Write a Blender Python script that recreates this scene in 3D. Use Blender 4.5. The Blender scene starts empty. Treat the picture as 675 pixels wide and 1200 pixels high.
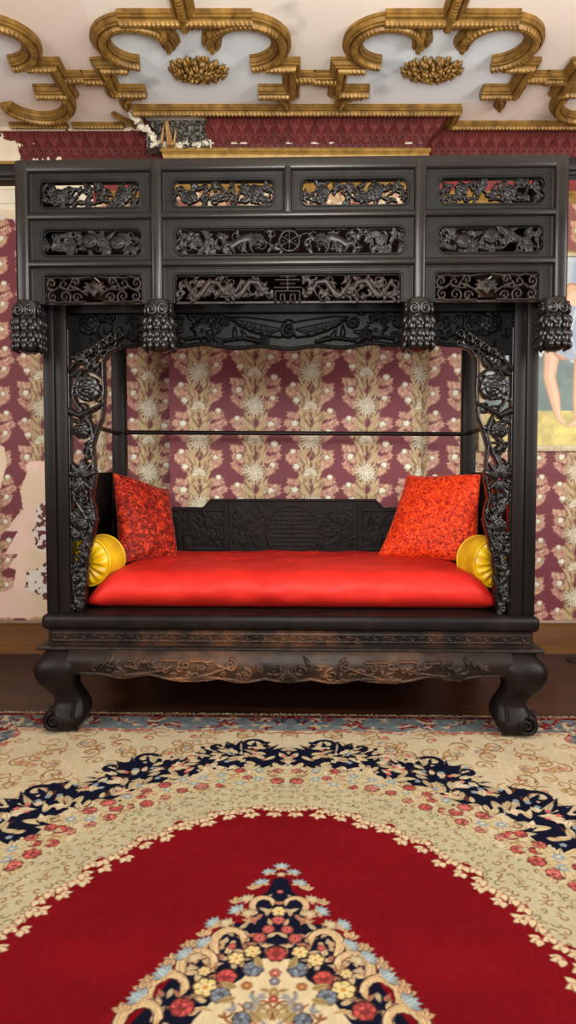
import bpy, bmesh, math, random
import numpy as np
from mathutils import Vector, Matrix

PI = math.pi
rad = math.radians
C = bpy.context.scene.collection
rng = random.Random(7)

# ------------------------------------------------------------------ colour
def lin(c):
    c = np.asarray(c, dtype=float) / 255.0
    return np.where(c <= 0.04045, c / 12.92, ((c + 0.055) / 1.055) ** 2.4)

def lin4(c):
    l = lin(c)
    return (float(l[0]), float(l[1]), float(l[2]), 1.0)

# ------------------------------------------------------------------ noise
def vnoise(X, Y, scale, seed=0):
    r = np.random.RandomState(seed)
    G = r.rand(256, 256)
    x = np.asarray(X) / scale + 1000.0; y = np.asarray(Y) / scale + 1000.0
    xi = np.floor(x).astype(int); yi = np.floor(y).astype(int)
    fx = x - xi; fy = y - yi
    fx = fx * fx * (3 - 2 * fx); fy = fy * fy * (3 - 2 * fy)
    a = G[yi % 256, xi % 256]; b = G[yi % 256, (xi + 1) % 256]
    c = G[(yi + 1) % 256, xi % 256]; d = G[(yi + 1) % 256, (xi + 1) % 256]
    return a * (1 - fx) * (1 - fy) + b * fx * (1 - fy) + c * (1 - fx) * fy + d * fx * fy

def fbm(X, Y, scale, seed=0, oct=4):
    s = 0; a = 1.0; t = 0
    for k in range(oct):
        s = s + a * vnoise(X, Y, scale / 2 ** k, seed + k); t += a; a *= 0.55
    return s / t

# ------------------------------------------------------------------ 2-D drawing surface: rgb (patterns) or height (carving)
class Cv:
    def __init__(s, x0, y0, x1, y1, res, rgb=None):
        s.x0, s.y0, s.res = x0, y0, res
        s.nx = int(round((x1 - x0) / res)) + 1; s.ny = int(round((y1 - y0) / res)) + 1
        s.xs = x0 + np.arange(s.nx) * res; s.ys = y0 + np.arange(s.ny) * res
        s.X, s.Y = np.meshgrid(s.xs, s.ys)
        s.h = np.zeros((s.ny, s.nx))
        s.rgb = None
        if rgb is not None:
            s.rgb = np.zeros((s.ny, s.nx, 3)); s.rgb[:] = rgb
        s.base = 0.0; s.amp = 0.008; s.mode = 'max'; s.wrap = None

    def win(s, ax, ay, bx, by):
        m = 2 * s.res
        i0 = max(0, int((ax - m - s.x0) / s.res)); i1 = min(s.nx, int((bx + m - s.x0) / s.res) + 2)
        j0 = max(0, int((ay - m - s.y0) / s.res)); j1 = min(s.ny, int((by + m - s.y0) / s.res) + 2)
        if i1 <= i0 or j1 <= j0: return None
        return (slice(j0, j1), slice(i0, i1))

    def put(s, box, f, col=None, rnd=None, groove=None, alpha=1.0):
        w = s.win(*box)
        if w is None: return
        X = s.X[w]; Y = s.Y[w]
        sd = f(X, Y)
        if s.rgb is not None:
            a = (np.clip(0.5 - sd / s.res, 0, 1) * alpha)[..., None]
            s.rgb[w] = s.rgb[w] * (1 - a) + np.asarray(col, float) * a
        else:
            m = sd < 0
            e = rnd if rnd else 0.006
            d = np.clip(-sd / e, 0, 1)
            hh = s.base + s.amp * np.sqrt(np.clip(1 - (1 - d) ** 2, 0, 1)) + 0.0004
            if groove is not None: hh = hh - groove(X, Y)
            H = s.h[w]
            if s.mode == 'max': H[m] = np.maximum(H[m], hh[m])
            elif s.mode == 'add': H[m] = H[m] + hh[m]
            elif s.mode == 'cut': H[m] = np.minimum(H[m], s.base)
            else: H[m] = hh[m]

    # primitives -------------------------------------------------
    def ell(s, cx, cy, a, b, col=None, ang=0.0, **k):
        c, sn = math.cos(ang), math.sin(ang); r = max(a, b)
        def f(X, Y):
            u = (X - cx) * c + (Y - cy) * sn; v = -(X - cx) * sn + (Y - cy) * c
            return (np.sqrt((u / a) ** 2 + (v / b) ** 2) - 1) * min(a, b)
        k.setdefault('rnd', min(a, b))
        s.put((cx - r, cy - r, cx + r, cy + r), f, col, **k)

    def stroke(s, pts, r0, r1=None, col=None, **k):
        r1 = r0 if r1 is None else r1
        P = np.asarray(pts, float); n = len(P)
        R = np.linspace(r0, r1, n) if not hasattr(r0, '__len__') else np.asarray(r0)
        m = R.max()
        def f(X, Y):
            best = np.full(X.shape, 1e9)
            for i in range(n - 1):
                ax, ay = P[i]; bx, by = P[i + 1]
                dx, dy = bx - ax, by - ay; L2 = dx * dx + dy * dy + 1e-12
                t = np.clip(((X - ax) * dx + (Y - ay) * dy) / L2, 0, 1)
                d = np.hypot(X - ax - t * dx, Y - ay - t * dy) - (R[i] + (R[i + 1] - R[i]) * t)
                best = np.minimum(best, d)
            return best
        k.setdefault('rnd', m)
        s.put((P[:, 0].min() - m, P[:, 1].min() - m, P[:, 0].max() + m, P[:, 1].max() + m), f, col, **k)

    def leaf(s, x, y, ang, l, w, col=None, vein=None, bend=0.0, **k):
        c, sn = math.cos(ang), math.sin(ang)
        def uv(X, Y):
            u = (X - x) * c + (Y - y) * sn; v = -(X - x) * sn + (Y - y) * c
            t = np.clip(u / l, 0, 1)
            return u, v - bend * l * t * t, t
        def f(X, Y):
            u, v, t = uv(X, Y)
            hw = w * np.sin(PI * t ** 0.75)
            sd = (np.abs(v) - hw) * 0.85
            return np.where((u < 0) | (u > l), np.maximum(np.abs(v), np.maximum(-u, u - l)) + 1e-4, sd)
        k.setdefault('rnd', w)
        if s.rgb is None:
            k['groove'] = lambda X, Y: 0.0022 * np.exp(-(uv(X, Y)[1] / (w * 0.16)) ** 2)
        m = l * (1.05 + abs(bend))
        s.put((x - m, y - m, x + m, y + m), f, col, **k)
        if s.rgb is not None and vein is not None:
            s.stroke([(x + c * l * q - sn * bend * l * q * q, y + sn * l * q + c * bend * l * q * q) for q in (0.1, .4, .7, .9)], w * .12, w * .06, vein)

    def flower(s, x, y, r, n, col=None, d=0.35, rot=0.0, **k):
        def f(X, Y):
            th = np.arctan2(Y - y, X - x) - rot; rho = np.hypot(X - x, Y - y)
            return (rho - r * (1 - d + d * np.abs(np.cos(n * th / 2)))) * 0.8
        k.setdefault('rnd', r * .8)
        s.put((x - r, y - r, x + r, y + r), f, col, **k)

    def poly(s, pts, col=None, **k):
        P = np.asarray(pts, float)
        def f(X, Y):
            ins = np.zeros(X.shape, bool); best = np.full(X.shape, 1e9); j = len(P) - 1
            for i in range(len(P)):
                xi, yi = P[i]; xj, yj = P[j]
                ins ^= ((yi > Y) != (yj > Y)) & (X < (xj - xi) * (Y - yi) / (yj - yi + 1e-12) + xi)
                dx, dy = xj - xi, yj - yi
                t = np.clip(((X - xi) * dx + (Y - yi) * dy) / (dx * dx + dy * dy + 1e-12), 0, 1)
                best = np.minimum(best, np.hypot(X - xi - t * dx, Y - yi - t * dy)); j = i
            return np.where(ins, -best, best)
        s.put((P[:, 0].min(), P[:, 1].min(), P[:, 0].max(), P[:, 1].max()), f, col, **k)

    def sample(s, X, Y):
        fx = np.clip((X - s.x0) / s.res, 0, s.nx - 1.001); fy = np.clip((Y - s.y0) / s.res, 0, s.ny - 1.001)
        i = fx.astype(int); j = fy.astype(int); a = (fx - i)[..., None]; b = (fy - j)[..., None]
        A = s.rgb
        return (A[j, i] * (1 - a) * (1 - b) + A[j, i + 1] * a * (1 - b) + A[j + 1, i] * (1 - a) * b + A[j + 1, i + 1] * a * b)

def arc(cx, cy, r, a0, a1, n=14, ry=None):
    ry = r if ry is None else ry
    return [(cx + r * math.cos(a0 + (a1 - a0) * i / n), cy + ry * math.sin(a0 + (a1 - a0) * i / n)) for i in range(n + 1)]

def spiral_pts(cx, cy, r, a0, turns, sgn=1, n=26, rin=0.15):
    out = []
    for i in range(n + 1):
        t = i / n; rr = r * (1 - t * (1 - rin)); a = a0 + sgn * turns * 2 * PI * t
        out.append((cx + rr * math.cos(a), cy + rr * math.sin(a)))
    return out

# ------------------------------------------------------------------ meshes
def new_mesh(name, V, F, mat, parent=None, smooth=True, col=None, loc=None):
    """V (n,3); F list of faces or (m,4) array"""
    me = bpy.data.meshes.new(name)
    V = np.asarray(V, dtype=np.float32)
    if isinstance(F, np.ndarray):
        m, k = F.shape
        me.vertices.add(len(V)); me.vertices.foreach_set('co', V.ravel())
        me.loops.add(m * k); me.loops.foreach_set('vertex_index', F.astype(np.int32).ravel())
        me.polygons.add(m); me.polygons.foreach_set('loop_start', np.arange(0, m * k, k, dtype=np.int32))
        me.update(calc_edges=True)
    else:
        me.from_pydata([tuple(map(float, v)) for v in V], [], F)
    me.polygons.foreach_set('use_smooth', np.full(len(me.polygons), smooth, dtype=bool))
    if col is not None:
        ca = me.color_attributes.new('Col', 'FLOAT_COLOR', 'POINT')
        L = lin(np.asarray(col).reshape(-1, 3)); A = np.ones((len(V), 4), np.float32); A[:, :3] = L
        ca.data.foreach_set('color', A.ravel())
    me.validate()
    me.update()
    if mat: me.materials.append(mat)
    o = bpy.data.objects.new(name, me); C.objects.link(o)
    if parent: o.parent = parent
    if loc: o.location = loc
    return o

def from_bm(name, bm, mat, parent=None, smooth=False, angle=None):
    me = bpy.data.meshes.new(name)
    bmesh.ops.recalc_face_normals(bm, faces=bm.faces)
    bm.to_mesh(me); bm.free()
    me.polygons.foreach_set('use_smooth', np.full(len(me.polygons), smooth, dtype=bool))
    if angle is not None:
        me.polygons.foreach_set('use_smooth', np.full(len(me.polygons), True, dtype=bool))
        me.set_sharp_from_angle(angle=rad(angle))
    me.materials.append(mat)
    o = bpy.data.objects.new(name, me); C.objects.link(o)
    if parent: o.parent = parent
    return o

def box(bm, x0, x1, y0, y1, z0, z1, bev=0.0, seg=2):
    r = bmesh.ops.create_cube(bm, size=1.0)
    vs = r['verts']
    for v in vs:
        v.co = Vector((x0 + (v.co.x + .5) * (x1 - x0), y0 + (v.co.y + .5) * (y1 - y0), z0 + (v.co.z + .5) * (z1 - z0)))
    if bev > 0:
        es = list({e for v in vs for e in v.link_edges})
        bmesh.ops.bevel(bm, geom=es, offset=bev, segments=seg, affect='EDGES', profile=0.5)

def tube(bm, pts, r, n=10, closed=False, caps=True):
    P = [Vector(p) for p in pts]; N = len(P)
    rr = r if hasattr(r, '__len__') else [r] * N
    up = Vector((0, 0, 1)); rings = []
    prev = None
    for i in range(N):
        if closed: t = (P[(i + 1) % N] - P[i - 1])
        else: t = P[min(i + 1, N - 1)] - P[max(i - 1, 0)]
        t.normalize()
        a = prev - t * prev.dot(t) if prev is not None else (up.cross(t) if abs(t.z) < .95 else Vector((1, 0, 0)).cross(t))
        a.normalize(); b = t.cross(a); prev = a
        rings.append([bm.verts.new(P[i] + (a * math.cos(2 * PI * k / n) + b * math.sin(2 * PI * k / n)) * rr[i]) for k in range(n)])
    M = N if closed else N - 1
    for i in range(M):
        A = rings[i]; B = rings[(i + 1) % N]
        for k in range(n): bm.faces.new((A[k], A[(k + 1) % n], B[(k + 1) % n], B[k]))
    if caps and not closed:
        bm.faces.new(rings[0][::-1]); bm.faces.new(rings[-1])

def loft(bm, rings, caps=True):
    R = [[bm.verts.new(p) for p in ring] for ring in rings]
    n = len(R[0])
    for A, B in zip(R, R[1:]):
        for k in range(n): bm.faces.new((A[k], A[(k + 1) % n], B[(k + 1) % n], B[k]))
    if caps: bm.faces.new(R[0][::-1]); bm.faces.new(R[-1])

def grid_faces(nu, nv, off=0):
    """nu columns, nv rows (row-major by v)"""
    i = np.arange(nu - 1)[None, :] + (np.arange(nv - 1) * nu)[:, None]
    i = i.ravel() + off
    return np.stack([i, i + 1, i + nu + 1, i + nu], 1)

def largest(K):
    """keep the connected region that touches most of the piece"""
    lab = np.zeros(K.shape, bool); rest = K.copy(); best = None; bn = 0
    left = int(K.sum())
    while left > bn:
        js, is_ = np.nonzero(rest)
        if len(js) == 0: break
        cur = np.zeros(K.shape, bool); cur[js[0], is_[0]] = True
        while True:
            g = cur.copy()
            g[1:] |= cur[:-1]; g[:-1] |= cur[1:]; g[:, 1:] |= cur[:, :-1]; g[:, :-1] |= cur[:, 1:]
            g &= rest
            if g.sum() == cur.sum(): break
            cur = g
        n = int(cur.sum())
        if n > bn: best, bn = cur, n
        rest &= ~cur; left -= n
    return best if best is not None else K

def relief(name, cv, place, mat, parent=None, depth=0.012, one=True, back=True, col=None):
    """carved height map -> solid mesh; cells without height are real openings"""
    h = cv.h
    K = ((h[:-1, :-1] > 0).astype(int) + (h[1:, :-1] > 0) + (h[:-1, 1:] > 0) + (h[1:, 1:] > 0)) >= 3
    if one: K = largest(K)
    ny, nx = h.shape
    H = np.where(h > 0, h, 0.0006)
    idx = (np.arange(ny - 1) * nx)[:, None] + np.arange(nx - 1)[None, :]
    q = idx[K]
    F = [np.stack([q, q + 1, q + nx + 1, q + nx], 1)]
    N = nx * ny
    if back: F.append(np.stack([q + N, q + nx + N, q + nx + 1 + N, q + 1 + N], 1))
    Kp = np.pad(K, 1)
    c = Kp[1:-1, 1:-1]
    lo = idx[c & ~Kp[:-2, 1:-1]]; F.append(np.stack([lo + 1, lo, lo + N, lo + 1 + N], 1))
    hi = idx[c & ~Kp[2:, 1:-1]] + nx; F.append(np.stack([hi, hi + 1, hi + 1 + N, hi + N], 1))
    le = idx[c & ~Kp[1:-1, :-2]]; F.append(np.stack([le, le + nx, le + nx + N, le + N], 1))
    ri = idx[c & ~Kp[1:-1, 2:]] + 1; F.append(np.stack([ri + nx, ri, ri + N, ri + nx + N], 1))
    F = np.concatenate(F)
    A = np.stack(place(cv.X, cv.Y, H), -1).reshape(-1, 3)
    B = np.stack(place(cv.X, cv.Y, np.full(h.shape, -depth)), -1).reshape(-1, 3)
    V = np.concatenate([A, B])
    used = np.zeros(len(V), bool); used[F.ravel()] = True
    mp = np.cumsum(used) - 1
    cc = None
    if col is not None: cc = np.concatenate([col.reshape(-1, 3)] * 2)[used]
    return new_mesh(name, V[used], mp[F], mat, parent, True, cc)

def sweep(path, prof, closed=False, side=-1, ripple=0.0, rp=0.03, step=None):
    """path 2-D; prof [(u, h, bumpflag)], u offset to the `side` of travel; returns V,F with z = h"""
    P = [Vector((p[0], p[1])) for p in path]
    if step:
        Q = []
        M = len(P) if closed else len(P) - 1
        for i in range(M):
            a, b = P[i], P[(i + 1) % len(P)]; n = max(1, int((b - a).length / step))
            for k in range(n): Q.append((a + (b - a) * (k / n), k == 0))
        if not closed: Q.append((P[-1], True))
    else: Q = [(p, True) for p in P]
    n = len(Q); V = []; s = 0.0
    for i in range(n):
        p = Q[i][0]
        a = Q[i - 1][0] if (i > 0 or closed) else None; b = Q[(i + 1) % n][0] if (i < n - 1 or closed) else None
        d0 = (p - a).normalized() if a is not None else None; d1 = (b - p).normalized() if b is not None else None
        if d0 is None: d0 = d1
        if d1 is None: d1 = d0
        n0 = Vector((-d0.y, d0.x)); n1 = Vector((-d1.y, d1.x)); m = (n0 + n1)
        if m.length < 1e-4: m = n0.copy()
        m.normalize(); k = 1.0 / max(0.45, m.dot(n0))
        if i > 0: s += (p - Q[i - 1][0]).length
        for (u, h, f) in prof:
            q = p + m * (u * k * (1 if side > 0 else -1))
            V.append((q.x, q.y, h + (f * ripple * (0.5 - 0.5 * math.cos(2 * PI * s / rp)) if f else 0)))
    m = len(prof); F = []
    M = n if closed else n - 1
    for i in range(M):
        j = (i + 1) % n
        for k in range(m - 1): F.append((i * m + k, i * m + k + 1, j * m + k + 1, j * m + k))
    if not closed:
        F.append(tuple(range(m))); F.append(tuple((n - 1) * m + k for k in range(m - 1, -1, -1)))
    return V, F

def join_vf(parts):
    V, F = [], []
    for v, f in parts:
        o = len(V); V += list(v); F += [tuple(i + o for i in q) for q in f]
    return V, F

def rounded_box(hx, hy, hz, r, nx, ny, nz):
    bm = bmesh.new()
    def face(ax, sgn, na, nb):
        o = [i for i in range(3) if i != ax]; vs = []
        for j in range(nb + 1):
            for i in range(na + 1):
                p = [0, 0, 0]; p[ax] = sgn; p[o[0]] = -1 + 2 * i / na; p[o[1]] = -1 + 2 * j / nb
                vs.append(bm.verts.new(p))
        for j in range(nb):
            for i in range(na):
                a = j * (na + 1) + i
                bm.faces.new((vs[a], vs[a + 1], vs[a + na + 2], vs[a + na + 1]))
    for sgn in (-1, 1): face(0, sgn, ny, nz); face(1, sgn, nx, nz); face(2, sgn, nx, ny)
    bmesh.ops.remove_doubles(bm, verts=bm.verts, dist=1e-5)
    h = Vector((hx, hy, hz))
    for v in bm.verts:
        p = Vector((v.co.x * hx, v.co.y * hy, v.co.z * hz))
        c = Vector([max(-h[i] + r, min(h[i] - r, p[i])) for i in range(3)])
        d = p - c
        if d.length > 1e-9: p = c + d.normalized() * r
        v.co = p
    return bm

# ------------------------------------------------------------------ materials
def nodes(name):
    m = bpy.data.materials.new(name); m.use_nodes = True
    nt = m.node_tree; b = nt.nodes['Principled BSDF']
    return m, nt, b

def add_bump(nt, b, scale, strength, dist=0.002, detail=6, kind='noise', coord='Object', stretch=None):
    tc = nt.nodes.new('ShaderNodeTexCoord'); src = tc.outputs[coord]
    if stretch:
        mp = nt.nodes.new('ShaderNodeMapping'); mp.inputs['Scale'].default_value = stretch
        nt.links.new(src, mp.inputs['Vector']); src = mp.outputs['Vector']
    if kind == 'noise':
        t = nt.nodes.new('ShaderNodeTexNoise'); t.inputs['Scale'].default_value = scale; t.inputs['Detail'].default_value = detail; out = t.outputs['Fac']
    else:
        t = nt.nodes.new('ShaderNodeTexVoronoi'); t.inputs['Scale'].default_value = scale; out = t.outputs['Distance']
    nt.links.new(src, t.inputs['Vector'])
    bp = nt.nodes.new('ShaderNodeBump'); bp.inputs['Strength'].default_value = strength; bp.inputs['Distance'].default_value = dist
    nt.links.new(out, bp.inputs['Height']); nt.links.new(bp.outputs['Normal'], b.inputs['Normal'])
    return t, src

def ramp_mix(nt, b, src, scale, cols, detail=5, rough=None, dist=0.0, lac=None):
    t = nt.nodes.new('ShaderNodeTexNoise'); t.inputs['Scale'].default_value = scale; t.inputs['Detail'].default_value = detail
    t.inputs['Distortion'].default_value = dist
    nt.links.new(src, t.inputs['Vector'])
    r = nt.nodes.new('ShaderNodeValToRGB'); e = r.color_ramp.elements
    e[0].position, e[0].color = cols[0][0], lin4(cols[0][1]); e[1].position, e[1].color = cols[-1][0], lin4(cols[-1][1])
    for p, c in cols[1:-1]:
        x = e.new(p); x.color = lin4(c)
    nt.links.new(t.outputs['Fac'], r.inputs['Fac']); nt.links.new(r.outputs['Color'], b.inputs['Base Color'])
    return t

def mat_noise(name, cols, scale, rough=0.5, metal=0.0, bump=(40, .2, .002), stretch=None, spec=0.5, bkind='noise', dist=0.0, sheen=0, coat=0):
    m, nt, b = nodes(name)
    b.inputs['Roughness'].default_value = rough; b.inputs['Metallic'].default_value = metal
    b.inputs['Specular IOR Level'].default_value = spec
    if sheen:
        b.inputs['Sheen Weight'].default_value = sheen; b.inputs['Sheen Roughness'].default_value = .4
    if coat: b.inputs['Coat Weight'].default_value = coat; b.inputs['Coat Roughness'].default_value = .3
    _, src = add_bump(nt, b, bump[0], bump[1], bump[2], kind=bkind, stretch=stretch)
    ramp_mix(nt, b, src, scale, cols, dist=dist)
    return m

def mat_attr(name, rough=0.8, spec=0.3, bump=(300, .3, .001), sheen=0):
    m, nt, b = nodes(name)
    a = nt.nodes.new('ShaderNodeAttribute'); a.attribute_name = 'Col'
    nt.links.new(a.outputs['Color'], b.inputs['Base Color'])
    b.inputs['Roughness'].default_value = rough; b.inputs['Specular IOR Level'].default_value = spec
    if sheen: b.inputs['Sheen Weight'].default_value = sheen
    add_bump(nt, b, *bump)
    return m

M = {}
M['wood'] = mat_noise('dark_lacquered_wood', [(.3, (15, 11, 10)), (.55, (23, 17, 16)), (.75, (32, 25, 22))], 9, .42, bump=(60, .12, .001), spec=.16, stretch=(1, 1, .15))
M['rail'] = mat_noise('dark_wood_rails', [(.3, (18, 15, 14)), (.55, (27, 23, 22)), (.75, (36, 31, 28))], 9, .30, bump=(60, .1, .001), spec=.30, stretch=(.2, 1, 1))
M['carve'] = mat_noise('blackened_carved_wood', [(.3, (12, 10, 10)), (.6, (21, 18, 17)), (.8, (32, 28, 26))], 30, .36, bump=(150, .15, .001), spec=.26)
M['carve0'] = mat_noise('black_carved_wood', [(.3, (7, 6, 6)), (.6, (12, 11, 10)), (.8, (20, 18, 17))], 30, .40, bump=(150, .3, .002), spec=.08)
M['gloss'] = mat_noise('polished_black_carving', [(.3, (15, 13, 12)), (.6, (24, 21, 20)), (.8, (36, 32, 29))], 30, .27, bump=(150, .2, .001), spec=.38)
M['backwood'] = mat_noise('low_relief_brown_black_wood', [(.3, (20, 15, 15)), (.6, (29, 22, 22)), (.8, (38, 30, 29))], 14, .5, bump=(90, .15, .001), spec=.12)
M['carve2'] = mat_noise('brown_carved_wood', [(.3, (18, 13, 12)), (.6, (36, 27, 23)), (.8, (56, 42, 35))], 30, .4, bump=(150, .15, .001), spec=.22)
M['panel'] = mat_noise('matt_dark_panel_wood', [(.3, (18, 17, 16)), (.6, (26, 24, 22)), (.8, (34, 31, 29))], 12, .48, bump=(80, .1, .001), spec=.16)
M['attrwood'] = mat_attr('worn_apron_wood', .38, .2, (70, .2, .001))
M['gold'] = mat_noise('aged_gold_paint', [(.25, (86, 60, 24)), (.5, (128, 94, 40)), (.75, (156, 118, 54))], 22, .42, metal=.35, bump=(160, .2, .002), spec=.5)
M['goldrail'] = mat_noise('ochre_gold_moulding', [(.25, (122, 90, 40)), (.5, (154, 118, 56)), (.8, (176, 138, 72))], 20, .45, metal=.2, bump=(120, .15, .001))
M['wallpaper'] = mat_attr('flowered_wallpaper', .55, .35, (500, .1, .0005))
M['cove'] = mat_attr('embossed_burgundy_frieze', .45, .2, (300, .25, .001))
M['plaster'] = mat_attr('painted_plaster', .8, .2, (90, .25, .002))
M['rug'] = mat_attr('wool_pile', 1.0, .0, (700, .5, .002))
M['canvas'] = mat_attr('oil_painting', .4, .4, (200, .3, .001))
M['frame'] = mat_noise('pale_gilt_frame', [(.3, (168, 150, 112)), (.7, (208, 194, 160))], 30, .5, bump=(120, .3, .001))
M['base'] = mat_noise('golden_brown_wood', [(.3, (82, 50, 18)), (.55, (110, 70, 28)), (.8, (132, 88, 38))], 7, .36, bump=(40, .1, .001), stretch=(.12, 1, 1))
M['satin'] = mat_noise('red_satin', [(.35, (182, 30, 24)), (.65, (200, 40, 30))], 5, .5, bump=(55, .12, .004), spec=.22)
M['velvet'] = mat_noise('crushed_orange_velvet', [(.36, (128, 18, 4)), (.5, (206, 44, 8)), (.62, (232, 78, 22))], 60, .6, bump=(70, .9, .006), sheen=.08, dist=1.4, spec=.2)
M['velvet2'] = mat_noise('crushed_red_velvet', [(.38, (84, 9, 4)), (.52, (140, 22, 6)), (.66, (200, 62, 24))], 44, .6, bump=(60, .9, .006), sheen=.08, dist=1.3, spec=.2)
M['silk'] = mat_noise('yellow_silk', [(.3, (190, 142, 4)), (.55, (222, 176, 10)), (.8, (234, 198, 40))], 12, .34, bump=(30, .5, .004), sheen=.05)
M['rod'] = mat_noise('dark_rod', [(.3, (16, 10, 10)), (.7, (28, 19, 18))], 20, .3, bump=(60, .1, .001), spec=.2)
M['lath'] = mat_noise('broken_plaster_and_lath', [(.38, (20, 18, 17)), (.5, (62, 58, 52)), (.62, (128, 120, 106))], 60, .9, bump=(90, .9, .006))
M['cable'] = mat_noise('black_rubber', [(.3, (18, 18, 18)), (.7, (30, 28, 28))], 20, .5)

def mat_floor():
    m, nt, b = nodes('polished_floorboards')
    tc = nt.nodes.new('ShaderNodeTexCoord'); mp = nt.nodes.new('ShaderNodeMapping'); mp.inputs['Scale'].default_value = (.25, 3.0, 1)
    nt.links.new(tc.outputs['Object'], mp.inputs['Vector'])
    t = ramp_mix(nt, b, mp.outputs['Vector'], 5, [(.3, (44, 22, 12)), (.55, (66, 35, 20)), (.8, (84, 50, 30))], dist=.6)
    br = nt.nodes.new('ShaderNodeTexBrick'); br.offset = .37
    br.inputs['Scale'].default_value = 1; br.inputs['Brick Width'].default_value = 1.9; br.inputs['Row Height'].default_value = .13
    br.inputs['Mortar Size'].default_value = .0018
    br.inputs['Color1'].default_value = (.8, .8, .8, 1); br.inputs['Color2'].default_value = (1, 1, 1, 1); br.inputs['Mortar'].default_value = (.25, .22, .2, 1)
    nt.links.new(tc.outputs['Object'], br.inputs['Vector'])
    mx = nt.nodes.new('ShaderNodeMix'); mx.data_type = 'RGBA'; mx.blend_type = 'MULTIPLY'; mx.inputs['Factor'].default_value = 1
    rp = [n for n in nt.nodes if n.type == 'VALTORGB'][0]
    nt.links.new(rp.outputs['Color'], mx.inputs[6]); nt.links.new(br.outputs['Color'], mx.inputs[7]); nt.links.new(mx.outputs[2], b.inputs['Base Color'])
    b.inputs['Roughness'].default_value = .38; b.inputs['Specular IOR Level'].default_value = .22
    return m
M['floor'] = mat_floor()

# ------------------------------------------------------------------ naming helpers
def tag(o, label, cat, group=None):
    o['label'] = label; o['category'] = cat
    if group: o['group'] = group
    return o

def struct(o):
    o['kind'] = 'structure'; return o

def empty(name, loc=(0, 0, 0), rz=0.0):
    o = bpy.data.objects.new(name, None); C.objects.link(o)
    o.location = loc; o.rotation_euler = (0, 0, rz); o.empty_display_size = .1
    return o

# ================================================================== ROOM
HC = 3.20                       # ceiling height
YS, YB = 4.355, 4.18            # wall at the sides, chimney breast
BX0, BX1 = -0.712, 0.802        # breast edges
XL, XR, YF = -3.3, 3.3, -2.6

# floor
bm = bmesh.new(); box(bm, XL, XR, YF, YS + .1, -.12, 0.0)
struct(from_bm('floor', bm, M['floor']))
# plain side and rear walls of the room
for nm, b4 in (('wall_left', (XL - .1, XL, YF, YS)), ('wall_right', (XR, XR + .1, YF, YS))):
    nu, nv = 40, 20
    bm = bmesh.new(); box(bm, b4[0], b4[1], b4[2], b4[3], 0, HC)
    struct(from_bm(nm, bm, M['base'] if False else mat_noise(nm + '_paper', [(.3, (120, 70, 72)), (.7, (150, 100, 92))], 6, .6)))

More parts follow.
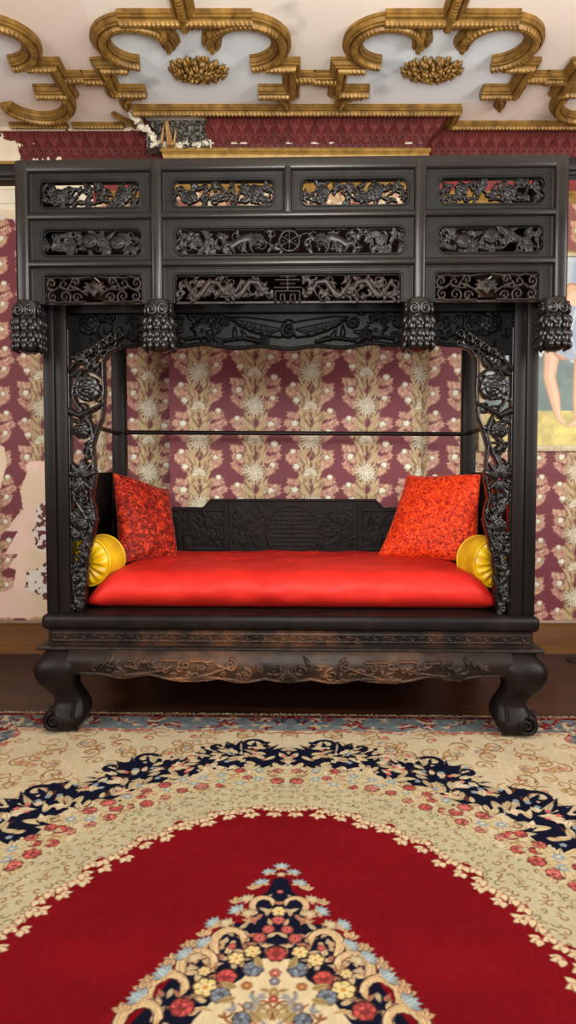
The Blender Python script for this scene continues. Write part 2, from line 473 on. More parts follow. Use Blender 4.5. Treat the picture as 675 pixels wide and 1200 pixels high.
# ------------------------------------------------------------------ wallpaper pattern
TW, TH = 0.336, 0.40
def wallpaper_tile():
    cv = Cv(0, 0, 2 * TW, TH, .0026, (112, 46, 55))
    r = random.Random(3)
    GOLD, GDK, PINK, PDK, WHT, WSH, RED = (186, 162, 122), (132, 104, 74), (190, 146, 126), (122, 70, 66), (222, 216, 194), (150, 132, 104), (112, 48, 52)
    def col(cx, cy):
        rr = random.Random(11 + int(round((cx - TW / 2) / TW)) % 2 * 8)
        # pink foliage sprays
        for sx in (-1, 1):
            for (bx, by, a, n) in ((.05, -.18 + .02 * rr.random(), .3 + .4 * rr.random(), 7), (.05, -.01, .45, 8), (.055, .15, -.3, 7), (.05, -.08, -.35, 7), (.055, .07, .15, 7), (.05, -.13, -.1, 6)):
                x0, y0 = cx + sx * bx, cy + by
                L = .062 + .036 * rr.random()
                q = lambda t: (x0 + sx * L * t * math.cos(a), y0 + L * t * math.sin(a) + .018 * t * t)
                cv.stroke([q(t) for t in (0, .3, .6, 1)], .0028, .0016, PDK)
                for k in range(n):
                    px, py = q((k + 1) / n)
                    for sg in (-1, 1):
                        aa = a + sg * (0.9 + .4 * rr.random()); ang = aa if sx > 0 else PI - aa
                        l = .022 + .014 * rr.random(); c = rr.choice((PINK, (182, 132, 114), (202, 170, 138), (170, 116, 104), (192, 160, 124)))
                        cv.leaf(px, py, ang, l, .0072, c); cv.leaf(px, py, ang + .5 * sg, l * .7, .005, c)
                px, py = q(1); cv.leaf(px, py, a if sx > 0 else PI - a, .028, .007, PINK)
        # gold band of interlaced stems
        for k in range(60):
            yy = cy - .2 + .4 * rr.random(); xx = cx + .062 * rr.uniform(-1, 1); cv.leaf(xx, yy, PI / 2 + rr.uniform(-.7, .7), .05, .0065, rr.choice(((150, 120, 84), (166, 138, 98), (136, 104, 74), (188, 164, 122))))
        for sx in (-1, 1):
            for k in range(20):
                y = -.2 + k * .4 / 20 + .01 * rr.random(); aa = PI / 2 - sx * (.15 + .55 * rr.random())
                cv.leaf(cx + sx * .044, cy + y, aa, .066, .0062, GDK)
                cv.leaf(cx + sx * .044, cy + y, aa, .062, .0046, rr.choice(((200, 178, 134), GOLD, (178, 150, 106), (212, 194, 154))))
        for ph in (0, PI):
            for off in (-.014, -.005, .005, .014):
                pts = [(cx + .046 * math.cos(2 * PI * y / .2 + ph) + off * 1.15, cy - .2 + y) for y in np.linspace(0, .4, 41)]
                cv.stroke(pts, .0052, .0052, GDK); cv.stroke(pts, .0036, .0036, GOLD if abs(off) > .01 else (200, 178, 132))
        for k in range(4):
            y = -.15 + .1 * k
            cv.leaf(cx, cy + y - .024, PI / 2, .046, .008, GDK); cv.leaf(cx, cy + y - .02, PI / 2, .034, .0035, RED)
        for k in range(34):
            yy = cy - .2 + .4 * rr.random(); sx = rr.choice((-1, 1)); cv.leaf(cx + sx * .05 * rr.random(), yy, PI / 2 - sx * rr.uniform(.1, .9), .055, .0060, GDK); cv.leaf(cx + sx * .05 * rr.random(), yy, PI / 2 - sx * rr.uniform(.1, .9), .05, .0046, rr.choice(((206, 186, 144), (190, 164, 120))))
        # small round white blossoms
        for sx, dx, dy in ((-1, .098, .095), (1, .105, .045), (-1, .108, -.075), (1, .095, -.11), (1, .115, .17), (-1, .088, -.165)):
            x, y = cx + sx * dx, cy + dy; q = .85 + .3 * rr.random()
            cv.ell(x, y, .024 * q, .021 * q, PDK); cv.ell(x, y, .022 * q, .019 * q, WSH)
            for k in range(6):
                t = 2 * PI * k / 6 + rr.random() * .6; cv.ell(x + .012 * q * math.cos(t), y + .010 * q * math.sin(t), .0082 * q, .0062 * q, (214, 208, 188) if k % 2 else WHT, t)
            cv.ell(x + .003, y + .003, .007, .0055, (234, 230, 212))
            for k in range(3): cv.leaf(x, y - .016, -PI / 2 + (k - 1) * .8, .018, .005, (176, 150, 112))
        # cup shaped bloom
        for y in (.2, -.2):
            x, yy = cx - .004, cy + y
            cv.ell(x, yy, .052, .028, GDK)
            for k in range(11):
                a = PI * (-.04 + 1.08 * k / 10); l = .046 + .012 * rr.random()
                cv.leaf(x, yy - .012, a, l, .0085, WSH); cv.leaf(x, yy - .012, a, l * .94, .0060, WHT)
            for k in range(7): cv.leaf(x + (k - 3) * .008, yy - .02, -PI / 2 + (k - 3) * .2, .02, .004, GOLD)
        # big chrysanthemum
        cv.ell(cx, cy, .060, .054, GDK)
        for ring, (l, w, n) in enumerate(((.076, .0090, 18), (.057, .0085, 14), (.038, .0075, 10), (.02, .006, 7))):
            for k in range(n):
                a = 2 * PI * k / n + ring * .3 + .1 * rr.random(); ll = l * (.85 + .3 * rr.random())
                cv.leaf(cx, cy, a, ll, w, WSH if ring else (134, 112, 84)); cv.leaf(cx, cy, a, ll * .96, w * .60, WHT if ring < 3 else (238, 234, 214))
    for k in (-1, 0, 1, 2):
        for dy in (-TH, 0, TH):
            col(TW / 2 + k * TW, TH * .5 + (0.2 if k % 2 else 0.0) + dy)
    return cv
TILE = wallpaper_tile()

def paper_colour(X, Z, gold=False):
    u = (X + 0.712 - .01) % (2 * TW); v = (Z + .056) % TH
    return TILE.sample(u, v)

def pxz(px, v):                 # traced outlines of the damage, in metres on the side wall
    return ((px - 337.5) * .00537, 1.176 - (v - 547) * .00537)

def wall_colours(X, Z):
    col = paper_colour(X, Z)
    n1 = fbm(X, Z, .5, 5)[..., None]
    col = col * (.94 + .12 * n1)
    # paper border above the picture zone: paler, gilt ground
    b = (Z > 2.497) & (Z < 2.80) & (X > -1.2)
    alt = TILE.sample((X * 1.3 + .1) % (2 * TW), (Z * 1.25) % TH)
    alt = alt * .72 + np.array((196, 168, 120)) * .28
    col = np.where(b[..., None], alt, col)
    # red band above the rail
    red = np.array((118, 44, 40)) * (.85 + .4 * fbm(X * 3, Z, .05, 9)[..., None])
    col = np.where(((Z >= 2.80) & (X > -1.2))[..., None], red, col)
    # bare plaster, upper left
    n = fbm(X, Z, .12, 21); nn = fbm(X, Z, .03, 31)
    pl = np.array((224, 208, 176)) * (.86 + .2 * fbm(X, Z, .3, 41)[..., None])
    pl = np.where(((Z > 2.76) & (Z < 2.90))[..., None], np.array((222, 212, 190)) * (.92 + .12 * n[..., None]), pl)
    edge = 2.70 + (n - .5) * .16 + (nn - .5) * .06
    m = (X < -1.2) & (Z > edge)
    pl = np.where((np.abs(Z - edge) < .012)[..., None], np.array((206, 196, 182)), pl)
    line = (np.abs(Z - 2.885) < .004) | (np.abs(Z - 2.80) < .003)
    pl = np.where(line[..., None], np.array((176, 158, 118)), pl)
    col = np.where(m[..., None], pl, col)
    # torn patch, lower left
    mask = Cv(-2.4, .1, -1.2, 1.6, .006, (0, 0, 0))
    P = [(31, 546), (36, 541), (48, 542), (75, 545), (80, 725), (-60, 725), (-60, 694), (0, 694), (12, 690), (17, 668), (8, 665), (20, 648), (4, 649), (20, 623), (6, 622), (20, 603), (27, 597), (24, 576), (25, 569), (31, 556)]
    mask.poly([pxz(*p) for p in P], (1, 1, 1))
    mask.poly([pxz(*p) for p in ((-60, 500), (0, 520), (6, 526), (9, 540), (5, 556), (0, 572), (-60, 610))], (1, 1, 1))
    mk = np.zeros(X.shape)
    w = (X < -1.2) & (X > -2.4) & (Z < 1.6)
    xd = X + (nn - .5) * .02; zd = Z + (n - .5) * .03
    mk = np.where(w, mask.sample(xd, zd)[..., 0], 0)
    pk = np.array((232, 198, 182)) * (.9 + .14 * fbm(X, Z, .2, 51)[..., None])
    lo = np.array((206, 190, 150))
    mixy = np.clip((fbm(X, Z, .25, 61) - .45) * 4, 0, 1)[..., None]
    pk = pk * (1 - .6 * mixy) + lo * .6 * mixy
    col = np.where((mk > .5)[..., None], pk, col)
    # crumbling white skim with dark flecks
    for P2 in ([(43, 590), (52, 582), (58, 585), (75, 590), (75, 650), (40, 648), (38, 625)], [(30, 672), (44, 668), (56, 655), (75, 655), (75, 712), (50, 704), (38, 694), (27, 690)]):
        mask.rgb[:] = 0; mask.poly([pxz(*p) for p in P2], (1, 1, 1))
        mm = np.where(w, mask.sample(X + (nn - .5) * .05, Z + (n - .5) * .05)[..., 0], 0) > .5
        fl = fbm(X, Z, .028, 71); wh = np.where((fl > .53)[..., None], np.array((92, 40, 42)), np.array((216, 208, 198)))
        col = np.where(mm[..., None], wh, col)
    return col

def wall_grid(name, x0, x1, y, res, z0=0.0, z1=HC, xs=None):
    xs = np.arange(x0, x1 + res * .5, res) if xs is None else xs
    xs[-1] = x1
    zs = np.concatenate([np.arange(z0, z1, res), [z1]])
    X, Z = np.meshgrid(xs, zs)
    V = np.stack([X, np.full(X.shape, y), Z], -1).reshape(-1, 3)
    F = grid_faces(len(xs), len(zs))[:, ::1]
    return V, F, wall_colours(X, Z).reshape(-1, 3)

def visible_xs(a, b, lo, hi, fine, coarse):
    return np.unique(np.concatenate([np.arange(a, lo, coarse), np.arange(max(a, lo), min(b, hi), fine), np.arange(max(hi, a), b, coarse), [b]]))

V1, F1, c1 = wall_grid('l', XL, BX0, YS, .0045, xs=visible_xs(XL, BX0, -2.1, BX0, .0045, .03))
struct(new_mesh('wall_back', V1, F1, M['wallpaper'], None, False, c1))
V1, F1, c1 = wall_grid('r', BX1, XR, YS, .0045, xs=visible_xs(BX1, XR, BX1, 2.2, .0045, .03))
struct(new_mesh('wall_back', V1, F1, M['wallpaper'], None, False, c1))
V1, F1, c1 = wall_grid('b', BX0, BX1, YB, .004)
nb = len(V1); parts_v = [V1]; parts_f = [F1]; parts_c = [c1]
for x, sg in ((BX0, 1), (BX1, -1)):
    ys = np.linspace(YB, YS, 30); zs = np.arange(0, HC + .01, .01); zs[-1] = HC
    Yg, Zg = np.meshgrid(ys, zs)
    parts_f.append(grid_faces(len(ys), len(zs), nb)[:, ::sg]); parts_v.append(np.stack([np.full(Yg.shape, x), Yg, Zg], -1).reshape(-1, 3))
    parts_c.append(paper_colour(x + (Yg - YB) * (1 if sg < 0 else -1), Zg).reshape(-1, 3)); nb += Yg.size
struct(new_mesh('wall_chimney_breast', np.concatenate(parts_v), np.concatenate(parts_f), M['wallpaper'], None, False, np.concatenate(parts_c)))

# ------------------------------------------------------------------ embossed cove under the ceiling
CZ0, CPJ = 3.035, .137
def emboss():
    W = .26
    cv = Cv(0, 0, W, .2, .0025); cv.base = 0; cv.amp = .009
    for k in (0, 1, 2):
        for x in (0, .13):
            cx = x + W * (k - 1) + .065
            cv.stroke([(cx, 0), (cx, .06)], .005, .004)
            for sg in (-1, 1):
                cv.stroke(spiral_pts(cx + sg * .034, .055, .024, PI if sg > 0 else 0, 1.1, -sg), .0045, .003)
                for j in range(5):
                    cv.leaf(cx, .055 + .01 * j, PI / 2 - sg * (.25 + .25 * j), .085 - .011 * j, .0075)
                cv.leaf(cx + sg * .05, .10, PI / 2 + sg * .5, .06, .009); cv.leaf(cx + sg * .065, .02, PI / 2 - sg * .2, .07, .008)
            cv.leaf(cx, .07, PI / 2, .1, .008)
    return cv
EMB = emboss()
HOLE = [(-.905, .93), (-.895, .60), (-.79, .28), (-.72, .12), (-.60, .10), (-.52, .22), (-.475, .30), (-.475, 1.02), (-.9, 1.02)]
def cove_piece(kind, res=.006):
    qs = np.linspace(0, 1, 64)
    if kind == 'front':
        U = np.linspace(-1, 1, 800); cx, hw = (BX0 + BX1) / 2, (BX1 - BX0) / 2
    elif kind == 'left': U = np.linspace(0, 1, 900)
    elif kind == 'right': U = np.linspace(0, 1, 900)
    else: U = np.linspace(0, 1, 24)
    UU, Q = np.meshgrid(U, qs)
    G = CPJ * Q ** 1.5
    if kind == 'front':
        X = cx + UU * (hw + G); Y = YB - G; S = X
    elif kind == 'left':
        X = XL + (BX0 - G - XL) * UU; X = np.where(UU == 1, BX0 - G, X); Y = YS - G; S = X
    elif kind == 'right':
        X = BX1 + G + (XR - BX1 - G) * UU; Y = YS - G; S = X
    elif kind == 'retl':
        Y = (YS - G) + (YB - YS) * UU; X = BX0 - G; S = Y
    else:
        Y = (YB - G) + (YS - YB) * UU; X = BX1 + G; S = Y
    Z = CZ0 + (HC - CZ0) * Q
    fx = np.clip((((S * 1.7) % .26) / EMB.res).astype(int), 0, EMB.nx - 1); fy = np.clip((Q * .165 / EMB.res).astype(int), 0, EMB.ny - 1)
    h = EMB.h[fy, fx]
    n = fbm(S, Q * .2, .08, 3)
    col = np.array((84, 34, 32)) * (.8 + .4 * n[..., None]) + (np.clip(h / .009, 0, 1) * 24)[..., None] * np.array((1, .62, .5))  # raised emboss lightened: a highlight put into the colour
    if kind == 'left':          # peeled to the plaster
        n2 = fbm(S, Q * .18, .07, 13); mk = (Q < .62 + (n2 - .5) * 1.6 - (S + 1.75) * 1.7) & (S < -1.15)
        mk |= (Q > .9) & (n2 > .4)
        col = np.where(mk[..., None], np.array((224, 210, 182)) * (.92 + .12 * n[..., None]), col); h = np.where(mk, -.002, h)
    if kind in ('front', 'retl'):
        n2 = fbm(S, Q * .18, .05, 17)
        if kind == 'front':
            mk = (X < -.60) & (np.abs((X + .955) - (1 - Q) * .15 + (n2 - .5) * .05) < .035)
            mk |= (X < -.45) & (X > -.78) & (Q < .30 + (n2 - .5) * .5) & (Q > .0)
            mk |= (Q > .93) & (X < -.4)
            mk |= (np.abs(Q - .25) < .022) & (n2 > .62)
            col = np.where(mk[..., None], np.array((214, 204, 182)) * (.9 + .16 * n[..., None]), col)
    nx = np.zeros_like(G); ny = -np.cos(.7); nz = -np.sin(.7)
    if kind in ('retl', 'retr'): X = X + (h * ny * (1 if kind == 'retl' else -1)); 
    else: Y = Y + h * ny
    Z = Z + h * nz * .6
    F = grid_faces(len(U), len(qs))
    if kind == 'front':
        xm = X.ravel()[F].mean(1); qm = Q.ravel()[F].mean(1)
        P = np.array(HOLE); ins = np.zeros(len(xm), bool); j = len(P) - 1
        wob = (fbm(xm, qm * .2, .03, 7) - .5)
        xx = xm + wob * .05; qq = qm + wob * .2
        for i in range(len(P)):
            xi, yi = P[i]; xj, yj = P[j]
            ins ^= ((yi > qq) != (yj > qq)) & (xx < (xj - xi) * (qq - yi) / (yj - yi + 1e-9) + xi); j = i
        F = F[~ins]
    return np.stack([X, Y, Z], -1).reshape(-1, 3), F, col.reshape(-1, 3)
pv, pf, pc, o = [], [], [], 0
for k in ('left', 'retl', 'front', 'retr', 'right'):
    v, f, c = cove_piece(k); pv.append(v); pf.append(f + o); pc.append(c); o += len(v)
struct(new_mesh('trim_1', np.concatenate(pv), np.concatenate(pf), M['cove'], None, True, np.concatenate(pc)))
# broken lath and plaster behind the hole
bm = bmesh.new()
box(bm, -.83, -.46, YB - .03, YB + .06, 3.05, HC + .02)
rr = random.Random(2)
for k in range(26):
    x = -.80 + .32 * rr.random(); z = 3.04 + .12 * rr.random(); s = .006 + .010 * rr.random()
    m4 = Matrix.Translation((x, YB - .03 - .012 * rr.random(), z)) @ Matrix.Rotation(rr.random() * 6, 4, Vector((rr.random(), rr.random(), rr.random() + .1)).normalized()) @ Matrix.Diagonal((s * 1.4, s * .5, s, 1))
    bmesh.ops.create_icosphere(bm, subdivisions=1, radius=1, matrix=m4)
struct(from_bm('trim_2', bm, M['lath']))
bm = bmesh.new()
for k, (x, w, z0, z1, sk) in enumerate(((-.742, .014, 3.05, 3.15, .02), (-.70, .034, 3.04, 3.172, -.012), (-.668, .012, 3.045, 3.12, .015))):
    vs = [bm.verts.new((x + (sk if zz == z1 else 0) + (w if q in (1, 2) else 0) * (.5 if zz == z1 else 1), YB - .075 + (.03 if q > 1 else 0), zz + (.012 if (zz == z1 and q in (1, 2)) else 0))) for zz in (z0, z1) for q in range(4)]
    for f in ((0, 1, 5, 4), (1, 2, 6, 5), (2, 3, 7, 6), (3, 0, 4, 7), (4, 5, 6, 7), (3, 2, 1, 0)): bm.faces.new([vs[q] for q in f])
struct(from_bm('trim_3', bm, mat_noise('splintered_timber', [(.3, (110, 66, 30)), (.7, (196, 150, 92))], 30, .8, stretch=(1, 1, .2))))

bm = bmesh.new(); rr = random.Random(8)
for k in range(44):             # cream plaster left clinging round the hole
    t = rr.random()
    if k < 26: x, z, y = -.80 + .33 * t, 3.052 + .018 * rr.random(), YB - .022 - .02 * rr.random()
    else: x, z, y = -.915 + .16 * t + .03 * rr.random(), 3.185 - .12 * t, YB - .125 + .10 * t
    q = .007 + .012 * rr.random()
    m4 = Matrix.Translation((x, y, z)) @ Matrix.Rotation(rr.random() * 6, 4, Vector((rr.random() + .1, rr.random(), rr.random())).normalized()) @ Matrix.Diagonal((q * 1.6, q * .6, q, 1))
    bmesh.ops.create_icosphere(bm, subdivisions=2, radius=1, matrix=m4)
struct(from_bm('trim_14', bm, mat_noise('broken_cream_plaster', [(.3, (186, 176, 152)), (.7, (228, 220, 200))], 40, .9, bump=(120, .8, .004))))

# ------------------------------------------------------------------ mouldings along the wall
WP = [(XL, YS), (BX0, YS), (BX0, YB), (BX1, YB), (BX1, YS), (XR, YS)]
def wall_trim(name, prof, mat, path=WP):
    V, F = sweep(path, [(u, z, 0) for u, z in prof], side=-1)
    return struct(new_mesh(name, V, F, mat, None, False))
wall_trim('trim_4', [(0, 3.045), (.030, 3.045), (.034, 3.036), (.034, 3.026), (.022, 3.018), (.026, 3.006), (.020, 2.992), (.009, 2.98), (.009, 2.968), (0, 2.968)], M['goldrail'])
RP = [(-1.15, YS)] + WP[1:]
wall_trim('trim_5', [(0, 2.866), (.026, 2.866), (.03, 2.85), (.018, 2.838), (.022, 2.82), (.008, 2.80), (0, 2.80)], M['goldrail'], RP)
wall_trim('trim_6', [(0, 2.512), (.012, 2.512), (.014, 2.495), (0, 2.487)], M['goldrail'], RP)
wall_trim('baseboard_back', [(0, .205), (.012, .205), (.018, .192), (.018, .182), (.010, .176), (.022, .165), (.022, .052), (.032, .046), (.032, .03), (.045, .02), (.045, 0), (0, 0)], M['base'])

# ------------------------------------------------------------------ ceiling
XC = (-.459, .733); PER = 1.192
def ceil_outline(xc):
    def lobe(sx): return [(xc + sx * (.262 + (.165 - .05) * math.cos(a)), 3.40 + (.165 - .05) * math.sin(a)) for a in np.linspace(0, 1, 2)]
    pts = []
    for sx in (1, -1):
        h = [(0.0, 3.24), (.06, 3.24), (.08, 3.36)]
        h += [(.262 + .115 * math.cos(a), 3.40 + .125 * math.sin(a)) for a in np.linspace(PI * 1.1, PI * 2.42, 20)]
        h += [(.30, 3.60), (.44, 3.64), (.44, 3.76), (.40, 3.80), (.41, 3.95), (0, 3.95)]
        pts += [(xc + sx * x, y) for x, y in (h if sx > 0 else h[::-1])]
    return pts
cvc = Cv(-2.3, 2.9, 2.5, 4.26, .009, (236, 224, 210))
cvc.rgb *= (.95 + .1 * fbm(cvc.X, cvc.Y, .5, 81))[..., None]
for xc in (XC[0] - PER, XC[0], XC[1], XC[1] + PER): cvc.poly(ceil_outline(xc), (230, 236, 240))
st = fbm(cvc.X, cvc.Y, .25, 91)
cvc.rgb *= (1 - np.clip((st - .62) * .9, 0, .2))[..., None] * np.ones(3)
pk = np.clip((fbm(cvc.X, cvc.Y, .7, 95) - .5) * 3, 0, .5)[..., None] * (cvc.X < -.9)[..., None]
cvc.rgb = cvc.rgb * (1 - pk) + np.array((232, 208, 194)) * pk
# flaked strip at the wall, left
fl = fbm(cvc.X, cvc.Y, .04, 97)
cvc.rgb = np.where(((cvc.Y > 4.08) & (cvc.X < -.75) & (fl > .5))[..., None], np.array((232, 226, 214)), cvc.rgb)
V = np.stack([cvc.X, cvc.Y, np.full(cvc.X.shape, HC)], -1).reshape(-1, 3); F = grid_faces(cvc.nx, cvc.ny)[:, ::-1]
Vx = [(XL, YF, HC), (XR, YF, HC), (XR, 2.9, HC), (XL, 2.9, HC), (XL, 2.9, HC), (-2.3, 2.9, HC), (-2.3, YS, HC), (XL, YS, HC), (2.5, 2.9, HC), (XR, 2.9, HC), (XR, YS, HC), (2.5, YS, HC)]
Vx += [(-2.3, 4.259, HC), (2.5, 4.259, HC), (2.5, YS, HC), (-2.3, YS, HC)]
Fx = np.array([[3, 2, 1, 0], [7, 6, 5, 4], [11, 10, 9, 8], [15, 14, 13, 12]]) + len(V)
struct(new_mesh('ceiling', np.concatenate([V, np.array(Vx)]), np.concatenate([F, Fx]), M['plaster'], None, False, np.concatenate([cvc.rgb.reshape(-1, 3), np.tile((214, 202, 186), (len(Vx), 1))])))
bm = bmesh.new(); box(bm, XL - .1, XR + .1, YF, YS + .1, HC + .03, HC + .12)
struct(from_bm('roof_slab', bm, mat_noise('slab', [(.3, (120, 110, 100)), (.7, (140, 130, 120))], 5, .9)))

# moulded gilt strapwork: strips of one profile, mitred at the corners
def cprof(w, d):
    q = ((-.5, 0, 0), (-.5, .40, 0), (-.44, .46, 0), (-.44, .62, 0), (-.36, .66, 0), (-.36, .50, 0), (-.30, .50, 0), (-.28, .78, 0), (-.20, .95, -1), (-.08, 1.0, -1), (.04, .92, -1), (.10, .78, 0),
         (.10, .60, 0), (.16, .60, 0), (.17, .74, 0), (.24, .76, 0), (.25, .62, 0), (.34, .56, 0), (.42, .40, 0), (.43, .30, 0), (.5, .28, 0), (.5, 0, 0))
    return [(u * w, HC + .002 - d * h, f) for u, h, f in q]
def strip(path, w=.095, d=.058, closed=False): return sweep(path, cprof(w, d), closed, 1, .006, .021, .007)
def half_unit(xc, sx, lower):
    L = []
    m = lambda pts: [(xc + sx * x, y) for x, y in pts]
    cxl, cyl, r = .262, 3.385, .165
    a = np.linspace(PI, PI * 2.47, 40)          # three-quarter lobe
    L.append(strip(m([(cxl + r * math.cos(t), cyl + r * .98 * math.sin(t)) for t in a]), .095))
    L.append(strip(m([(.105, 3.415), (.105, 3.27)]), .07, .055))                         # stub beside the notch
    L.append(strip(m([(.345, 3.565), (.475, 3.565), (.475, 3.805), (.30, 3.805)]), .092))   # squared step
    L.append(strip(m([(.475, 3.685), (.60, 3.685)]), .105, .045))                         # bridge
    if lower == 'bar':
        L.append(strip(m([(.33, 3.83)] + [(.33 + .115 * math.sin(t), 3.945 - .115 * math.cos(t)) for t in np.linspace(.25, PI / 2 + .25, 12)]), .06, .045))
    else:
        L.append(strip(m([(.262 + .18 * math.cos(t), 3.90 + .18 * math.sin(t)) for t in np.linspace(-.35, PI * .93, 34)]), .075))
    return L
def unit(xc, lower, sides=(1, -1)):
    L = []
    for sx in sides: L += half_unit(xc, sx, lower)
    L.append(strip([(xc - .30, 3.215), (xc + .30, 3.215)], .115, .055))
    L.append(strip([(xc, 3.25), (xc, 3.02)], .10, .058))
    return join_vf(L)
for i, (xc, lo) in enumerate(((XC[0] - PER, 'lobe'), (XC[0], 'bar'), (XC[1], 'bar'), (XC[1] + PER, 'lobe'))):
    v, f = unit(xc, lo); struct(new_mesh('trim_%d' % (7 + i), v, f, M['gold'], None, False))
# long bars against the cove: over the breast, and at each side (the left one broken in pieces)
ytop, stop = YB - CPJ - .035, YS - CPJ - .03
v, f = strip([(BX0 - CPJ - .02, ytop), (BX1 + CPJ + .03, ytop)], .085, .05)
struct(new_mesh('trim_11', v, f, M['gold'], None, False))
v, f = join_vf([strip([(BX1 + CPJ + .01, YB - CPJ - .03), (BX1 + CPJ + .01, stop), (XR, stop)], .075, .04)])
struct(new_mesh('trim_12', v, f, M['gold'], None, False))
v, f = join_vf([strip([(a, stop + .006), (b, stop + .006)], .06, .028) for a, b in ((-2.4, -1.86), (-1.80, -1.72), (-1.64, -1.30), (-1.27, -.97))] + [strip([(-1.0, ytop + .04), (-.90, stop)], .03, .03)])
struct(new_mesh('trim_13', v, f, M['gold'], None, False))

# carved rosettes
def rosette(xc, yc, seed, label):
    r = random.Random(seed); bm = bmesh.new()
    root = empty('ceiling_rosette', (xc, yc, HC))
    def leafm(bm, cx, cy, z, ang, l, w, curl):
        rows = []
        c, s = math.cos(ang), math.sin(ang)
        for i in range(7):
            t = i / 6; hw = w * math.sin(PI * (.10 + .82 * t ** .9)) * (1 + .18 * math.cos(9 * t)); zz = z - .02 * math.sin(PI * t) * curl + .012 * t
            row = []
            for k, q in enumerate((-1, -.5, 0, .5, 1)):
                u = t * l; vv = q * hw
                row.append(bm.verts.new((cx + u * c - vv * s, cy + u * s + vv * c, zz + .006 * (q * q) - (.004 if q == 0 else 0))))
            rows.append(row)
        for A, B in zip(rows, rows[1:]):
            for k in range(4): bm.faces.new((A[k], A[k + 1], B[k + 1], B[k]))
    bmesh.ops.create_uvsphere(bm, u_segments=24, v_segments=10, radius=1, matrix=Matrix.Diagonal((.12, .075, .030, 1)))
    for ring, (a, b, n, z, l, w) in enumerate(((.118, .072, 34, -.006, .044, .013), (.098, .06, 30, -.016, .040, .013), (.076, .046, 25, -.026, .036, .012), (.054, .032, 19, -.034, .032, .011), (.03, .018, 12, -.040, .028, .010))):
        for k in range(n):
            t = 2 * PI * (k + .3 * r.random()) / n
            leafm(bm, a * math.cos(t), b * math.sin(t), z, math.atan2(math.sin(t) * .8, math.cos(t)) + r.uniform(-.7, .7), l * r.uniform(.75, 1.2), w * r.uniform(.8, 1.2), r.uniform(.6, 1.6))
    f = from_bm('foliage', bm, M['gold'], root, True)
    sm = f.modifiers.new('thick', 'SOLIDIFY'); sm.thickness = .003
    bm = bmesh.new()
    for k in range(16):
        t = r.random() * 6.28; q = 1.5 * r.random() ** .5
        bmesh.ops.create_icosphere(bm, subdivisions=2, radius=.008 + .006 * r.random(), matrix=Matrix.Translation((.05 * q * math.cos(t), .028 * q * math.sin(t), -.045 - .006 * r.random())))
    from_bm('fruit', bm, M['gold'], root, True)
    tag(root, label, 'ceiling rosette', 'gilt ceiling rosettes')
rosette(XC[0], 3.62, 3, 'gilt carved leaf rosette on the pale ceiling panel above the broken plaster')
rosette(XC[1], 3.62, 5, 'gilt carved leaf rosette on the pale ceiling panel at the right, above intact frieze')

# ================================================================== BED
BL = Vector((.002, 3.0, 0)); BR = rad(-1.5)
bed = empty('canopy_bed', BL, BR)
tag(bed, 'black carved wooden canopy bed with openwork frieze and cabriole legs', 'bed')
def W(x, y, z):                 # bed coordinates -> room
    return Vector((BL.x + x * math.cos(BR) - y * math.sin(BR), BL.y + x * math.sin(BR) + y * math.cos(BR), z))

ZS = .531; YBK = .95            # seat height; front of the back posts
# --- posts
for sx in (-1, 1):
    bm = bmesh.new()
    a, b = sorted((sx * 1.068, sx * 1.018)); box(bm, a, b, .0, .085, ZS, 2.36, .006)
    a, b = sorted((sx * 1.014, sx * .964)); box(bm, a, b, .004, .085, ZS, 2.36, .006)
    a, b = sorted((sx * 1.022, sx * 1.008)); box(bm, a, b, .012, .08, ZS, 2.36)
    from_bm('bed_post', bm, M['wood'], bed, angle=40)
for sx in (-1, 1):
    bm = bmesh.new()
    a, b = sorted((sx * 1.038, sx * .962)); box(bm, a, b, YBK, YBK + .075, ZS, 2.36, .008)
    from_bm('bed_post', bm, M['wood'], bed, angle=40)
# --- seat
bm = bmesh.new(); box(bm, -1.085, 1.085, -.032, 1.06, ZS - .068, ZS, .024, 4)
from_bm('seat_frame', bm, M['wood'], bed, angle=50)

# waist with a meander fret
def fret(cv, x0, x1, y0, y1, p, r, col=None):
    n = int(round((x1 - x0) / p)); p = (x1 - x0) / n; hh = y1 - y0
    for k in range(n):
        x = x0 + k * p; s = 1 if k % 2 else -1
        pts = [(0, 0), (0, 1), (.8, 1), (.8, .3), (.4, .3), (.4, .62)]
        cv.stroke([(x + p * .92 * u, y0 + hh * (v if s > 0 else 1 - v)) for u, v in pts], r, r, col)
    cv.stroke([(x0, y0), (x1, y0)], r, r, col); cv.stroke([(x0, y1), (x1, y1)], r, r, col)
cv = Cv(-1.058, .385, 1.058, .467, .0027); cv.h[:] = .002; cv.base = .002; cv.amp = .005
fret(cv, -1.04, 1.04, .412, .444, .040, .0032)
wearn = fbm(cv.X, cv.Y, .09, 4) + .25 * fbm(cv.X * .3, cv.Y, .01, 6)
wcol = lambda cv, k: (np.array((24, 18, 15)) + np.clip((k - .5) * 3.2, 0, 1)[..., None] * np.array((52, 30, 15)) * np.clip(1.25 - np.abs(cv.X) / 1.1, 0.05, 1)[..., None])
relief('waist', cv, lambda X, Z, H: (X, -.006 - H, Z), M['attrwood'], bed, .02, False, col=wcol(cv, wearn))
bm = bmesh.new()
for sx in (-1, 1):
    a, b = sorted((sx * 1.058, sx * 1.03)); box(bm, a, b, .0, 1.03, .385, .467)
    a, b = sorted((sx * 1.10, sx * 1.03)); box(bm, a, b, -.02, 1.05, .376, .392, .004)
box(bm, -1.1, 1.1, -.045, -.0, .376, .392, .005)
from_bm('waist_ledge', bm, M['carve2'], bed, angle=40)
